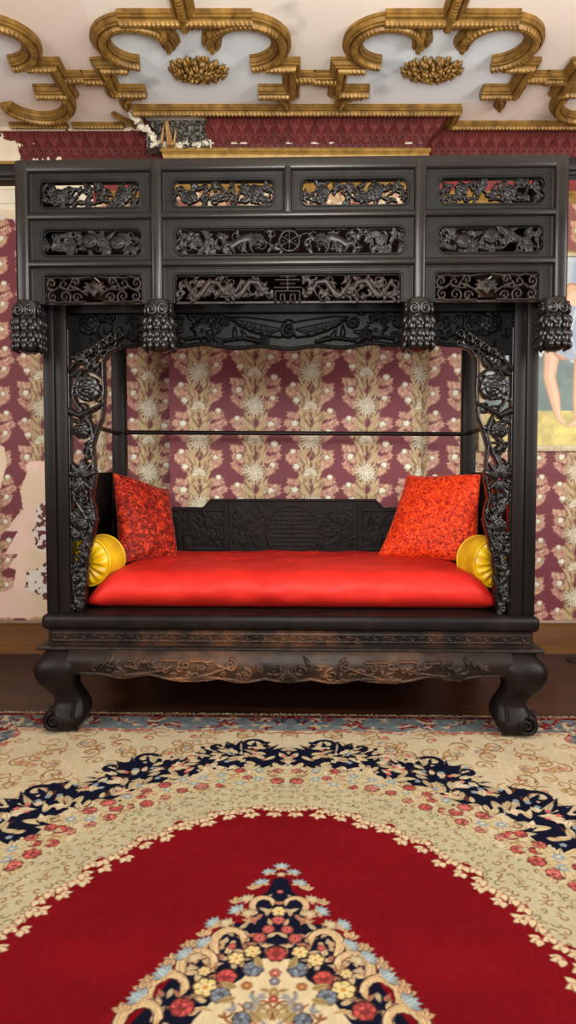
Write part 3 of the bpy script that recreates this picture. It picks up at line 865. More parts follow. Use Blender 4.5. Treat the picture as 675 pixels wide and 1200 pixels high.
# apron with a wavy foot and raised scrolls
def apron_bottom(x):
    a = np.abs(x)
    z = .274 - .022 * np.clip(1 - (a / .8) ** 2, 0, 1)
    for c, w, d in ((.72, .05, .012), (.44, .10, .012), (.20, .06, .010), (.0, .05, .006)):
        z = z - d * np.exp(-((a - c) / w) ** 2)
    for c, w, d in ((.60, .05, .010), (.30, .03, .006), (.10, .03, .005)):
        z = z + d * np.exp(-((a - c) / w) ** 2)
    return z
cv = Cv(-.955, .225, .955, .386, .003); cv.h[:] = 0; cv.mode = 'max'; cv.amp = .013
xs = np.linspace(-.9, .9, 160)
cv.stroke([(x, float(apron_bottom(np.array(x))) + .006) for x in xs], .006, .006)
for sx in (-1, 1):
    fr = lambda u0, pts: cv.stroke([(sx * (u0 + a), .315 + b) for a, b in pts], .0048, .0048)
    fr(.66, [(0, 0), (0, .026), (.04, .026), (.04, .004), (.02, .004), (.02, .014)])
    fr(.58, [(.06, .026), (0, .026), (0, 0), (-.03, 0), (-.03, .03), (-.10, .03)])
    fr(.47, [(0, .03), (0, 0), (-.04, 0), (-.04, .02), (-.02, .02), (-.02, .008)])
    fr(.42, [(0, .026), (-.09, .026)])
    cv.stroke([(sx * x, y) for x, y in ((.70, .278), (.62, .286), (.56, .297), (.50, .318))], .006, .003)
    cv.stroke([(sx * x, y) for x, y in ((.48, .262), (.40, .268), (.33, .288), (.27, .312), (.22, .33))], .008, .004)
    cv.stroke([(sx * x, y) for x, y in ((.42, .262), (.34, .27), (.28, .264), (.2, .258))], .006, .004)
    for (cx, cy, r) in ((.735, .283, .03), (.245, .325, .026), (.185, .285, .030), (.43, .275, .02)):
        cv.stroke(spiral_pts(sx * cx, cy, r, PI / 2, 1.6, sx), .006, .003)
    for k in range(5): cv.leaf(sx * .73, .272, PI / 2 + (k - 2) * .5, .04, .008)
    for k in range(4): cv.leaf(sx * (.86 - .03 * k), .30 + .008 * k, PI / 2 + sx * (.9 - .2 * k), .05, .008)
rA = random.Random(77)
for sx in (-1, 1):
    for k in range(26):
        x = .06 + .031 * k; z = float(apron_bottom(np.array(x))) + rA.uniform(.02, .075)
        if rA.random() < .5: cv.stroke(spiral_pts(sx * x, z, rA.uniform(.012, .02), rA.random() * 6, 1.3, rA.choice((-1, 1)), 16), .0042, .0026)
        else: cv.leaf(sx * x, z, rA.random() * 6, rA.uniform(.03, .05), .007, bend=rA.uniform(-.4, .4))
for k in range(9): cv.leaf(0, .258, PI / 2 + (k - 4) * .33, .055, .009)
cv.stroke(spiral_pts(.05, .30, .028, 0, 1.4, 1), .006, .003); cv.stroke(spiral_pts(-.05, .30, .028, PI, 1.4, -1), .006, .003)
def apron_mesh():
    nq = 46; xs = cv.xs; q = np.linspace(0, 1, nq)
    zb = apron_bottom(xs); X = np.tile(xs, (nq, 1)); Z = .386 + (zb[None, :] - .386) * q[:, None]
    j = np.clip(((Z - cv.y0) / cv.res).round().astype(int), 0, cv.ny - 1); i = np.tile(np.arange(cv.nx), (nq, 1))
    h = cv.h[j, i]
    prof = -.035 - .042 * np.sin(PI * np.clip(q, 0, 1) ** .8 * .82)
    Y = prof[:, None] - h * .85
    V = np.stack([X, Y, Z], -1).reshape(-1, 3); Vb = np.stack([X, np.full(X.shape, .0) - .01, Z], -1).reshape(-1, 3)
    n = len(V); F = [grid_faces(cv.nx, nq), grid_faces(cv.nx, nq, n)[:, ::-1]]
    b = (nq - 1) * cv.nx + np.arange(cv.nx - 1); F.append(np.stack([b, b + 1, b + 1 + n, b + n], 1))
    t = np.arange(cv.nx - 1); F.append(np.stack([t + 1, t, t + n, t + 1 + n], 1))
    k = fbm(X, Z, .16, 14, 5) * .7 + .3 * fbm(X, Z * 3, .05, 15)
    wear = np.clip((k - .34) * 2.6, 0.1, 1) * np.clip(1.25 - (np.abs(X) / .88) ** 3, .05, 1)
    col = np.array((27, 20, 17)) + wear[..., None] * np.array((56, 36, 21))
    col = np.where((h > .005)[..., None] & (wear > .1)[..., None], col * 1.45, col)
    c2 = np.concatenate([col.reshape(-1, 3)] * 2)
    return new_mesh('apron', np.concatenate([V, Vb]), np.concatenate(F), M['attrwood'], bed, True, c2)
apron_mesh()
for sx in (-1, 1):              # plain side aprons
    bm = bmesh.new(); a, b = sorted((sx * 1.095, sx * 1.04)); box(bm, a, b, .05, .98, .29, .386, .015, 3)
    from_bm('apron', bm, M['wood'], bed, angle=50)

# --- cabriole legs with a scrolled foot
LEV = [(.392, -1.015, -.90), (.378, -1.052, -.90), (.366, -1.077, -.90), (.345, -1.098, -.902), (.322, -1.112, -.905), (.295, -1.117, -.912), (.27, -1.113, -.925), (.25, -1.106, -.933), (.23, -1.095, -.937), (.21, -1.080, -.937), (.193, -1.066, -.932), (.17, -1.052, -.922), (.144, -1.043, -.910),
       (.125, -1.048, -.902), (.108, -1.060, -.897), (.09, -1.072, -.895), (.072, -1.080, -.900), (.055, -1.082, -.908), (.038, -1.078, -.918), (.022, -1.066, -.930), (.0105, -1.048, -.945)]
def leg_mesh(sx, sy, name='leg'):
    bm = bmesh.new(); rings = []
    for z, o, i in LEV:
        c = (o + i) / 2; hw = (i - o) / 2; ring = []
        for k in range(24):
            t = 2 * PI * k / 24; e = .55
            cx = math.copysign(abs(math.cos(t)) ** e, math.cos(t)); cy = math.copysign(abs(math.sin(t)) ** e, math.sin(t))
            ring.append((-(c) * sx + hw * cx * -sx * -1, cy * hw, z))
        yc = -(o + 1.03) * -1      # the same outward swing to the front
        ring = [(p[0], (p[1] + (yc + .055 + (hw - .06))) , p[2]) for p in ring]
        rings.append(ring)
    loft(bm, rings)
    # volute on the face and on the outer side
    f = .055
    zc = .062
    yf = min(p[1] for r in rings[14:19] for p in r)
    xo = 1.012
    sp = spiral_pts(0, 0, .046, PI * .55, 1.7, 1, 34, .12)
    tube(bm, [(sx * (xo + .012 - u), yf + .004 - .006 * (1 - abs(i / 34 - .9)), zc + v * .92) for i, (u, v) in enumerate(sp)], [.0105 - .006 * i / 34 for i in range(35)], 8)
    tube(bm, [(sx * (1.078), yf + .075 - u, zc + v * .9) for i, (u, v) in enumerate(sp)], [.0095 - .005 * i / 34 for i in range(35)], 8)
    for k in range(2):
        pts = [(sx * (.925 + .012 * k + .012 * math.sin(3 * t)), yf + .006 + .02 * abs(t - .5), .02 + .14 * t) for t in np.linspace(0, 1, 12)]
        tube(bm, pts, [.005 - .0025 * t for t in np.linspace(0, 1, 12)], 6)
    if sy > 0:
        for v in bm.verts: v.co.y = 1.03 - v.co.y
    o = from_bm(name, bm, M['wood'], bed, angle=60)
    return o
for sy in (-1, 1):
    for sx in (-1, 1): leg_mesh(sx, sy)

# ------------------------------------------------------------------ carving vocabulary (height canvases)
def peony(cv, x, y, r, base=.006, seed=0):
    rr = random.Random(seed); m = cv.mode; b = cv.base; a = cv.amp
    cv.mode = 'over'
    for ring, (k, n, q) in enumerate(((1, 7, .0), (.68, 6, .35), (.38, 4, .1))):
        cv.base = base + ring * .0045; cv.amp = .006
        for i in range(n):
            t = 2 * PI * i / n + q + rr.uniform(-.1, .1)
            cv.ell(x + r * k * .58 * math.cos(t), y + r * k * .58 * math.sin(t), r * k * .46, r * k * .36, ang=t + PI / 2)
    cv.base = base + .012; cv.amp = .006; cv.ell(x, y, r * .16, r * .16)
    cv.mode, cv.base, cv.amp = m, b, a

def foliage(cv, x0, x1, y0, y1, seed, n, wv=1.0, lw=.011, ll=.05, vr=.005, flowers=0, waves=1.5):
    rr = random.Random(seed); L = x1 - x0; Hh = y1 - y0; ym = (y0 + y1) / 2
    f = lambda x: ym + .32 * Hh * math.sin(2 * PI * waves * (x - x0) / L + seed)
    pts = [(x, f(x)) for x in np.linspace(x0, x1, 60)]
    cv.base = .003; cv.amp = .007
    cv.stroke(pts, vr, vr)
    for k in range(n):
        x = x0 + L * (k + .5 + .3 * rr.uniform(-1, 1)) / n; y = f(x)
        sg = 1 if k % 2 else -1
        cx, cy = x + rr.uniform(-.2, .2) * Hh, ym + sg * Hh * rr.uniform(.12, .34)
        r = Hh * rr.uniform(.14, .24)
        cv.base = .002 + .004 * rr.random()
        mid = ((x + cx) / 2 + rr.uniform(-.1, .1) * Hh, (y + cy) / 2)
        a0 = math.atan2(y - cy, x - cx)
        cv.stroke([(x, y), mid] + spiral_pts(cx, cy, r, a0, 1.2 * rr.uniform(.8, 1.1), rr.choice((-1, 1)), 18), vr, vr * .6)
        for j in range(3):
            a = rr.uniform(0, 2 * PI)
            cv.base = .001 + .006 * rr.random()
            cv.leaf(cx, cy, a, ll * rr.uniform(.7, 1.15), lw * rr.uniform(.8, 1.3), bend=rr.uniform(-.3, .3))
        a = rr.uniform(0, 2 * PI); cv.leaf(x, y, a, ll, lw, bend=rr.uniform(-.3, .3))
    for k in range(flowers):
        x = x0 + L * (k + .5 + rr.uniform(-.15, .15)) / flowers
        peony(cv, x, ym + rr.uniform(-.12, .12) * Hh, Hh * rr.uniform(.28, .36), .006, seed + k)

def scrolls(cv, x0, x1, y0, y1, vr=.0058):
    """symmetrical scrollwork about a lotus"""
    xm = (x0 + x1) / 2; L = (x1 - x0) / 2; Hh = y1 - y0; cv.base = .003; cv.amp = .008
    for sx in (-1, 1):
        X = lambda u: xm + sx * u * L
        for (u, v, r, a, s, t) in ((.88, .72, .2, -PI / 2, 1, 1.3), (.86, .25, .2, PI / 2, -1, 1.3), (.62, .70, .22, PI, 1, 1.2), (.60, .24, .22, -PI * .8, -1, 1.3), (.38, .78, .16, 0, 1, 1.2), (.36, .2, .18, PI, -1, 1.2)):
            sp = spiral_pts(0, 0, r * Hh, a, t, s)
            cv.stroke([(X(u) + sx * p, y0 + v * Hh + q) for p, q in sp], vr, vr * .7)
        cv.stroke([(X(u), y0 + v * Hh) for u, v in ((.98, .5), (.8, .5), (.72, .62), (.5, .48), (.3, .5), (.15, .3))], vr, vr)
        cv.stroke([(X(u), y0 + v * Hh) for u, v in ((.99, .95), (.9, .9), (.75, .98), (.62, .9), (.5, .96), (.3, .93), (.1, .98))], vr, vr)
        cv.stroke([(X(u), y0 + v * Hh) for u, v in ((.99, .05), (.9, .08), (.73, .02), (.6, .05), (.5, .02), (.2, .05))], vr, vr)
        for a in (.2, .55, .9):
            cv.base = .007; cv.leaf(xm, y0 + .42 * Hh, PI / 2 - sx * (a + .35), .06 - .012 * a, .012, bend=-sx * .25)
        cv.leaf(X(.30), y0 + .5 * Hh, PI / 2 - sx * 1.2, .05, .009)
    cv.base = .009; cv.leaf(xm, y0 + .2 * Hh, PI / 2, .075, .016)
    peony(cv, xm, y0 + .62 * Hh, Hh * .2, .01, 4)

def beast(cv, x, y, s, k, head=True):
    """lion: curling body, big maned head, legs and bushy tail; s mirrors it"""
    P = lambda u, v: (x + s * u * k, y + v * k)
    cv.base = .005; cv.amp = .011
    cv.stroke([P(*p) for p in ((0, .1), (.35, .22), (.75, .1), (1.1, -.12), (1.45, -.05), (1.7, .2))], [.2 * k, .25 * k, .22 * k, .22 * k, .17 * k, .08 * k])
    for a in ((.2, -.02, .05, -.5), (.5, -.05, .62, -.5), (1.2, -.2, 1.0, -.5), (1.45, -.12, 1.6, -.48)):
        cv.stroke([P(a[0], a[1]), P((a[0] + a[2]) / 2 + .05, -.3), P(a[2], a[3])], .11 * k, .08 * k)
    for j in range(5): cv.leaf(*P(1.66, .15), math.atan2(.6, s * (.7 - .5 * j)) if s > 0 else PI - math.atan2(.6, (.7 - .5 * j)), .5 * k, .09 * k)
    if head:
        cv.mode = 'over'; cv.base = .010; cv.amp = .008; cv.flower(*P(-.18, .12), .40 * k, 11, d=.2)
        cv.base = .016; cv.amp = .005; cv.ell(*P(-.2, .06), .24 * k, .22 * k)
        for e in (-.12, .08): cv.base = .020; cv.ell(*P(-.2 + e, .14), .055 * k, .055 * k)
        cv.base = .021; cv.ell(*P(-.22, .03), .08 * k, .05 * k)
        cv.base = .012; cv.amp = .002; cv.ell(*P(-.2, -.08), .14 * k, .035 * k); cv.mode = 'max'

# ------------------------------------------------------------------ frieze
FY = -.14                       # front plane of the frieze
bm = bmesh.new()
def stile(xc, w, z0=1.853, z1=2.428): box(bm, xc - w / 2, xc + w / 2, FY - .006, FY + .05, z0, z1, .014, 3)
for x, w in ((-1.090, .056), (-.536, .050), (.536, .050), (1.102, .056)): stile(x, w)
stile(.0, .034, 2.20, 2.40)
box(bm, -1.114, 1.126, FY - .002, FY + .05, 2.378, 2.430, .012, 3)
for z0, z1 in ((2.188, 2.216), (1.996, 2.024)):
    box(bm, -1.1, 1.1, FY - .002, FY + .045, z0, z1, .011, 3)
from_bm('frieze_frame', bm, M['rail'], bed, angle=45)
bm = bmesh.new(); box(bm, -1.32, 1.32, FY + .055, FY + .105, 2.386, 2.440, .008); box(bm, -1.27, 1.27, FY + .055, FY + .12, 2.37, 2.386, .004)
from_bm('cornice_board', bm, M['wood'], bed, angle=45)

def sd_opening(kind, X, Y, x0, x1, y0, y1):
    cx, cy = (x0 + x1) / 2, (y0 + y1) / 2; hx, hy = (x1 - x0) / 2, (y1 - y0) / 2
    def rrect(cx, cy, hx, hy, r):
        qx = np.abs(X - cx) - hx + r; qy = np.abs(Y - cy) - hy + r
        return np.hypot(np.maximum(qx, 0), np.maximum(qy, 0)) + np.minimum(np.maximum(qx, qy), 0) - r
    if kind == 'lobed':
        r = hy * .5
        return np.minimum(np.minimum(rrect(cx, cy + hy * .48, hx, hy * .52, r), rrect(cx, cy - hy * .48, hx, hy * .52, r)), rrect(cx, cy, hx - r * 1.2, hy, .003))
    if kind == 'foot':
        return rrect(cx, cy - .03, hx, hy + .03, .012)
    return rrect(cx, cy, hx, hy, hy * .4)

def frieze_cell(cx0, cx1, cz0, cz1, op, kind, draw, mat):
    x0, x1, z0, z1 = op
    cv = Cv(cx0 - .006, cz0 - .004, cx1 + .006, cz1 + .004, .0026)
    sd = sd_opening(kind, cv.X, cv.Y, x0, x1, z0, z1)
    cv.h = np.where(sd > 0, .004, 0.0)
    bead = (sd > -.001) & (sd < .008)
    cv.h = np.where(bead, .004 + .006 * np.sqrt(np.clip(1 - ((sd - .0035) / .0045) ** 2, 0, 1)), cv.h)
    edge = np.minimum.reduce([cv.X - cx0, cx1 - cv.X, cv.Y - cz0, cz1 - cv.Y])
    cv.h = np.where((edge < .007) & (sd > .008), .0075, cv.h)
    pan = relief('frieze_panel', cv, lambda X, Z, H: (X, FY + .022 - H, Z), M['panel'], bed, .012, False)
    c = Cv(x0 - .006, z0 - .006, x1 + .006, z1 + .006, .0024)
    draw(c, x0, x1, z0, z1)
    sd = sd_opening(kind, c.X, c.Y, x0, x1, z0, z1)
    c.h = np.where(sd < .003, c.h, 0)
    ring = (sd < .003) & (sd > -.0035); c.h = np.where(ring, np.maximum(c.h, .003), c.h)
    if kind == 'foot':
        c.h = np.where((c.Y < z0 + .004) & (c.X > x0) & (c.X < x1), np.maximum(c.h, .004), c.h)
    relief('carving', c, lambda X, Z, H: (X, FY + .034 - H, Z), mat, pan, .008, True)

def row1(seed):
    def d(c, x0, x1, z0, z1): foliage(c, x0, x1, z0, z1, seed, int((x1 - x0) / .024), lw=.0085, ll=.038, vr=.004, flowers=2, waves=2)
    return d
def row2(seed):
    def d(c, x0, x1, z0, z1):
        foliage(c, x0, x1, z0, z1, seed, int((x1 - x0) / .026), lw=.012, ll=.055, vr=.005, waves=1.5)
        Hh = z1 - z0; L = x1 - x0
        for u, v in ((.48, .55), (.76, .48)) if seed % 2 else ((.24, .42), (.5, .62)):
            c.mode = 'over'; c.base = .010; c.amp = .014; c.ell(x0 + u * L, z0 + v * Hh, Hh * .34, Hh * .32); c.mode = 'max'
            c.base = .02; c.amp = .006
            for k in range(3): c.leaf(x0 + u * L, z0 + (v - .28) * Hh, PI * (.2 + .3 * k), Hh * .36, Hh * .07)
    return d
def row2c(c, x0, x1, z0, z1):
    Hh = z1 - z0; L = x1 - x0; xm = (x0 + x1) / 2; ym = (z0 + z1) / 2
    foliage(c, x0, x0 + L * .16, z0, z1, 5, 7, lw=.012, ll=.05); foliage(c, x1 - L * .16, x1, z0, z1, 6, 7, lw=.012, ll=.05)
    foliage(c, x0 + L * .15, x1 - L * .15, z0, z1, 9, 20, lw=.008, ll=.04, vr=.0042, waves=3)
    for s in (-1, 1): beast(c, xm + s * L * .155, ym - .004, s, Hh * .78)
    # wheel with six spokes
    c.base = .012; c.amp = .006; c.mode = 'over'
    c.h[np.hypot(c.X - xm, c.Y - ym) < Hh * .46] = 0
    c.stroke(arc(xm, ym, Hh * .40, 0, 2 * PI, 40), .0055, .0055)
    for k in range(6): c.stroke([(xm, ym), (xm + Hh * .4 * math.cos(k * PI / 3 + PI / 6), ym + Hh * .4 * math.sin(k * PI / 3 + PI / 6))], .0042, .0042)
    for k in range(6): c.ell(xm + Hh * .24 * math.cos(k * PI / 3), ym + Hh * .24 * math.sin(k * PI / 3), .0065, .0065)
    c.ell(xm, ym, .011, .011); c.mode = 'max'
def row3s(c, x0, x1, z0, z1): scrolls(c, x0, x1, z0, z1)
def row3c(c, x0, x1, z0, z1):
    Hh = z1 - z0; L = x1 - x0; xm = (x0 + x1) / 2; ym = (z0 + z1) / 2
    foliage(c, x0, x1, z0, z1, 12, 44, lw=.0075, ll=.035, vr=.0042, waves=4)
    for s in (-1, 1):
        for u0 in (.16, .34):
            X = lambda u: xm + s * (u0 + u) * L
            c.base = .009; c.amp = .008
            c.stroke([(X(u), ym + v * Hh) for u, v in ((-.06, -.2), (-.03, .2), (.01, .25), (.04, -.1), (.07, -.3), (.10, .0), (.12, .3))], [.007, .011, .012, .012, .011, .009, .005])
            for q in (-.045, .03, .08): c.stroke([(X(q), ym), (X(q + .012), ym - .25 * Hh), (X(q + .03), ym - .38 * Hh)], .005, .003)
            c.ell(X(-.065), ym - .18 * Hh, .016, .012)
            for k in range(4): c.leaf(X(-.06), ym - .1 * Hh, PI / 2 + (k - 1.5) * .6, .026, .005)
    # square seal character of longevity
    c.mode = 'over'
    c.h[(np.abs(c.X - xm) < .058) & (np.abs(c.Y - ym) < Hh * .5)] = 0
    c.base = .012; c.amp = .005; r = .0036
    for v, w in ((.44, .03), (.30, .05), (.16, .03), (.02, .055), (-.12, .05)): c.stroke([(xm - w, ym + v * Hh), (xm + w, ym + v * Hh)], r, r)
    c.stroke([(xm, ym + .48 * Hh), (xm, ym - .12 * Hh)], r, r)
    for s in (-1, 1):
        c.stroke([(xm + s * .05, ym - .12 * Hh), (xm + s * .05, ym - .5 * Hh)], r, r)
        c.stroke([(xm + s * .03, ym - .46 * Hh), (xm + s * .03, ym - .24 * Hh), (xm + s * .012, ym - .24 * Hh), (xm + s * .012, ym - .5 * Hh)], r, r)
    c.mode = 'max'

CL, CCn, CRt = (-1.064, -.559), (-.513, .513), (.559, 1.076)
for (a, b), k, o in (((-1.064, -.559), 1, (-1.02, -.61)), ((-.513, -.015), 2, (-.470, -.060)), ((.015, .513), 3, (.060, .485)), ((.559, 1.076), 4, (.613, 1.037))):
    frieze_cell(a, b, 2.212, 2.380, (o[0], o[1], 2.243, 2.344), 'lobed' if k == 4 else 'round', row1(k * 7 + 1), M['carve'])
for (a, b), fn, o, k in ((CL, row2(3), (-1.012, -.602), 'lobed'), (CCn, row2c, (-.460, .473), 'lobed'), (CRt, row2(8), (.615, 1.035), 'lobed')):
    frieze_cell(a, b, 2.020, 2.190, (o[0], o[1], 2.049, 2.151), k, fn, M['carve'])
for (a, b), fn, o in ((CL, row3s, (-1.005, -.602)), (CCn, row3c, (-.463, .462)), (CRt, row3s, (.603, 1.020))):
    frieze_cell(a, b, 1.853, 1.998, (o[0], o[1], 1.856, 1.965), 'foot', fn, M['carve2'])

# canopy board over the bed, side and rear friezes
bm = bmesh.new(); box(bm, -1.06, 1.06, FY + .05, YBK + .07, 2.195, 2.212); from_bm('canopy_board', bm, M['wood'], bed)
for sx in (-1, 1):
    bm = bmesh.new(); a, b = sorted((sx * 1.10, sx * 1.07))
    box(bm, a, b, FY + .03, YBK + .09, 2.38, 2.428, .008); box(bm, a, b, FY + .03, YBK + .09, 1.85, 2.20, .006)
    for y in (.3, .7): box(bm, a, b, y, y + .03, 2.19, 2.37, .004)
    from_bm('side_frieze', bm, M['wood'], bed, angle=45)
bm = bmesh.new(); box(bm, -1.04, 1.04, YBK + .02, YBK + .05, 1.93, 2.20, .006); from_bm('rear_frieze', bm, M['wood'], bed, angle=45)

# --- pendants: volutes over three tiers of petals
def pendant(x, y=FY + .02):
    bm = bmesh.new(); zt, zb = 1.858, 1.645; n = 64; rings = []
    for i in range(46):
        t = i / 45; z = zt + (zb - zt) * t
        if t < .34: R = .052 + .008 * math.sin(PI * t / .34); nn = 0; d = 0
        elif t < .58:
            q = (t - .34) / .24; R = .046 + .020 * math.sin(PI * (.15 + .75 * q)); d = .020 * q; nn = 8
        elif t < .80:
            q = (t - .58) / .22; R = .045 + .020 * math.sin(PI * (.15 + .75 * q)); d = .020 * q; nn = 8
        else:
            q = (t - .80) / .20; R = .058 * math.sqrt(max(0, 1 - q ** 2.4)) + .002; d = .006 * (1 - q); nn = 8
        ph = PI / 8 if (.58 <= t < .80) else 0
        ring = []
        for k in range(n):
            a = 2 * PI * k / n; e = .8
            cx = math.copysign(abs(math.cos(a)) ** e, math.cos(a)); cy = math.copysign(abs(math.sin(a)) ** e, math.sin(a))
            r = .88 * R + (d * (abs(math.cos(nn * (a + ph) / 2)) - .5) if nn else 0)
            ring.append((x + cx * r, y + cy * r, z))
        rings.append(ring)
    loft(bm, rings)
    for a in range(4):
        m = Matrix.Translation((x, y, 0)) @ Matrix.Rotation(a * PI / 2, 4, 'Z')
        for s in (-1, 1):
            sp = spiral_pts(s * .026, 1.815, .024, PI / 2, 1.6, s, 24, .15)
            tube(bm, [m @ Vector((u * .9, -.050 - .004 * i / 24, v)) for i, (u, v) in enumerate(sp)], [.0085 - .004 * i / 24 for i in range(25)], 7)
        for s in (-1, 0, 1):
            for (z0_, l_) in ((1.790, .045), (1.735, .045), (1.690, .04)):
                pts = [m @ Vector((s * (.026 + .003 * t), -.044 - .014 * math.sin(PI * t * .8), z0_ - l_ * t)) for t in np.linspace(0, 1, 7)]
                tube(bm, pts, [.006, .010, .012, .012, .010, .006, .002], 7)
        for s in (-1, 0, 1):
            for (z, rr_) in ((1.745, .015), (1.695, .016)):
                bmesh.ops.create_uvsphere(bm, u_segments=10, v_segments=8, radius=1, matrix=m @ Matrix.Translation((s * .031, -.051, z)) @ Matrix.Diagonal((rr_, .010, rr_ * 1.25, 1)))
    return from_bm('pendant', bm, M['gloss'], bed, True)
for x in (-1.075, -.530, .533, 1.082): pendant(x)

# --- valance between the front posts
def valance():
    cv = Cv(-.968, 1.66, .968, 1.90, .003); X, Y = cv.X, cv.Y
    a = np.abs(X)
    bot = 1.700 - .012 * np.exp(-(a / .3) ** 4) - .006 * np.cos(a * 26) * (a < .7) + np.where(a > .74, -(a - .74) * .4, 0)
    cv.h = np.where(Y > bot, .004, 0.0)
    cv.base = .006; cv.amp = .008
    cv.stroke([(x, 1.706 - .012 * math.exp(-(abs(x) / .3) ** 4) - .006 * math.cos(abs(x) * 26)) for x in np.linspace(-.73, .73, 120)], .007, .007)
    # bat with spread wings
    for s in (-1, 1):
        cv.base = .008; cv.amp = .006
        cv.poly([(s * x, y) for x, y in ((.0, 1.80), (.09, 1.815), (.20, 1.828), (.26, 1.825), (.22, 1.79), (.17, 1.765), (.10, 1.742), (.03, 1.735))], rnd=.008)
        cv.base = .014
        for k in range(6): cv.stroke([(s * .035, 1.77), (s * (.10 + .03 * k), 1.745 + .014 * k)], .003, .002)
        for (cx, w) in ((.38, 1), (.62, .9)):
            cv.base = .008; cv.amp = .010
            for k in range(7): cv.leaf(s * cx, 1.765, PI / 2 + (k - 3) * .42, .055 * w, .013)
            for k in range(3): cv.leaf(s * cx, 1.765, -PI / 2 + (k - 1) * .7, .045, .010)
        cv.stroke([(s * x, y) for x, y in ((.12, 1.72), (.2, 1.735), (.28, 1.725), (.36, 1.745), (.46, 1.73), (.55, 1.75), (.66, 1.735), (.8, 1.76))], .007, .005)
        for k in range(12):
            x = .12 + .055 * k; cv.base = .007; cv.leaf(s * x, 1.715 + .008 * (k % 3), (.3 + .5 * (k % 3)) if s > 0 else PI - (.3 + .5 * (k % 3)), .06, .010, bend=.2 * s)
        for k in range(7):
            x = .28 + .1 * k; cv.base = .005; cv.stroke(spiral_pts(s * x, 1.805 + .02 * (k % 2), .028, PI, 1.3, s), .006, .003)
        cv.stroke(spiral_pts(s * .80, 1.78, .06, 0, 1.5, s), .008, .004); peony(cv, s * .87, 1.80, .05, .008, 3)
    rv = random.Random(9)
    for s in (-1, 1):
        for k in range(46):
            x = .10 + .85 * rv.random(); z = rv.uniform(1.715, 1.845)
            if x < .28 and z > 1.735: continue
            cv.base = .003 + .004 * rv.random(); cv.amp = .008
            if rv.random() < .45: cv.stroke(spiral_pts(s * x, z, rv.uniform(.016, .026), rv.random() * 6, 1.3, rv.choice((-1, 1)), 16), .005, .003)
            else: cv.leaf(s * x, z, rv.random() * 6.28, rv.uniform(.035, .06), .009, bend=rv.uniform(-.4, .4))
    cv.base = .012; cv.amp = .008; cv.stroke(spiral_pts(0, 1.765, .032, PI / 2, 1.5, 1), .008, .004); cv.ell(0, 1.80, .02, .016)
    relief('valance', cv, lambda X, Z, H: (X, .045 - H * 1.3, Z), M['carve0'], bed, .012, True)
valance()
bm = bmesh.new(); box(bm, -.97, .97, .01, .08, 1.84, 1.90, .006); from_bm('lintel', bm, M['carve0'], bed, angle=40)

# --- openwork brackets beside the posts
BW = [(1.76, .27), (1.70, .24), (1.68, .185), (1.64, .160), (1.565, .160), (1.51, .163), (1.46, .160), (1.39, .152), (1.35, .135), (1.315, .122), (1.26, .108), (1.19, .114), (1.13, .116), (1.04, .100), (.945, .118), (.87, .100), (.80, .082), (.70, .070), (.61, .063), (.53, .050)]
def bracket(sx, seed):
    cv = Cv(0, .533, .28, 1.775, .0027); X, Y = cv.X, cv.Y
    zz = np.array([b[0] for b in BW[::-1]]); ww = np.array([b[1] for b in BW[::-1]])
    width = np.interp(Y, zz, ww)
    inside = X < width
    rr = random.Random(seed)
    # outline and inner stile
    cv.base = .006; cv.amp = .008
    cv.stroke([(np.interp(z, zz, ww) - .006, z) for z in np.linspace(.535, 1.70, 150)], .0065, .0065)
    cv.stroke([(.004, .535), (.004, 1.775)], .006, .006)
    # main vine
    f = lambda z: .5 * np.interp(z, zz, ww) * (1 + .75 * math.sin(z * 15 + 1))
    cv.base = .008; cv.stroke([(f(z), z) for z in np.linspace(.54, 1.74, 120)], .0075, .0065)
    # leaves & curls, denser toward the foot
    k = 0; z = .55
    while z < 1.74:
        w = float(np.interp(z, zz, ww)); c = f(z)
        for _ in range(2 if z < 1.05 else 1):
            cx = w * rr.uniform(.2, .8); cz = z + rr.uniform(-.015, .015); r = w * rr.uniform(.16, .27)
            cv.base = .003 + .006 * rr.random(); cv.amp = .009
            cv.stroke([(c, z)] + spiral_pts(cx, cz, r, math.atan2(z - cz, c - cx), 1.25, rr.choice((-1, 1)), 18), .0055, .0035)
            for j in range(2):
                cv.base = .004 + .008 * rr.random()
                cv.leaf(cx, cz, rr.uniform(0, 2 * PI), rr.uniform(.035, .06), rr.uniform(.009, .014), bend=rr.uniform(-.35, .35))
        z += .034 if z < 1.1 else .052
    if True:                    # solid ground behind the lower carving
        g = fbm(X, Y, .035, seed); cv.h = np.where((cv.h <= 0) & (g > np.interp(Y, [.53, .9, 1.12, 1.25, 1.66, 1.72], [.34, .50, .70, .95, .95, .5])), .0025, cv.h)
    # blooms
    peony(cv, .085, 1.52, .062, .010, 1); peony(cv, .055, 1.335, .040, .010, 2); peony(cv, .05, .92, .036, .010, 4)
    cv.base = .012; cv.amp = .010
    for a in np.linspace(-.9, .9, 5): cv.leaf(.055, 1.13, PI / 2 + a * 1.2, .085, .014, bend=.15 * a)
    for a in np.linspace(-.8, .8, 4): cv.leaf(.055, 1.12, -PI / 2 + a, .07, .012)
    cv.stroke([(.01, 1.42), (.05, 1.40), (.10, 1.425), (.15, 1.45)], .014, .008)
    for i in range(6): cv.stroke(spiral_pts(.055 + .035 * i, 1.745 - .021 * (5 - i) * .9, .02, 0, 1.4, 1), .006, .003)
    cv.stroke([(.01, 1.60), (.06, 1.655), (.12, 1.70), (.2, 1.755)], .009, .007)
    cv.base = .010; cv.stroke([(.02, 1.575), (.06, 1.60), (.11, 1.595), (.15, 1.565)], .010, .005)
    cv.h = np.where(inside | (cv.h > .0) & (X < width + .004), cv.h, 0)
    relief('carved_bracket', cv, lambda X, Z, H: (sx * (.968 - X), .045 - H * 1.6, Z), M['gloss'], bed, .016, True)
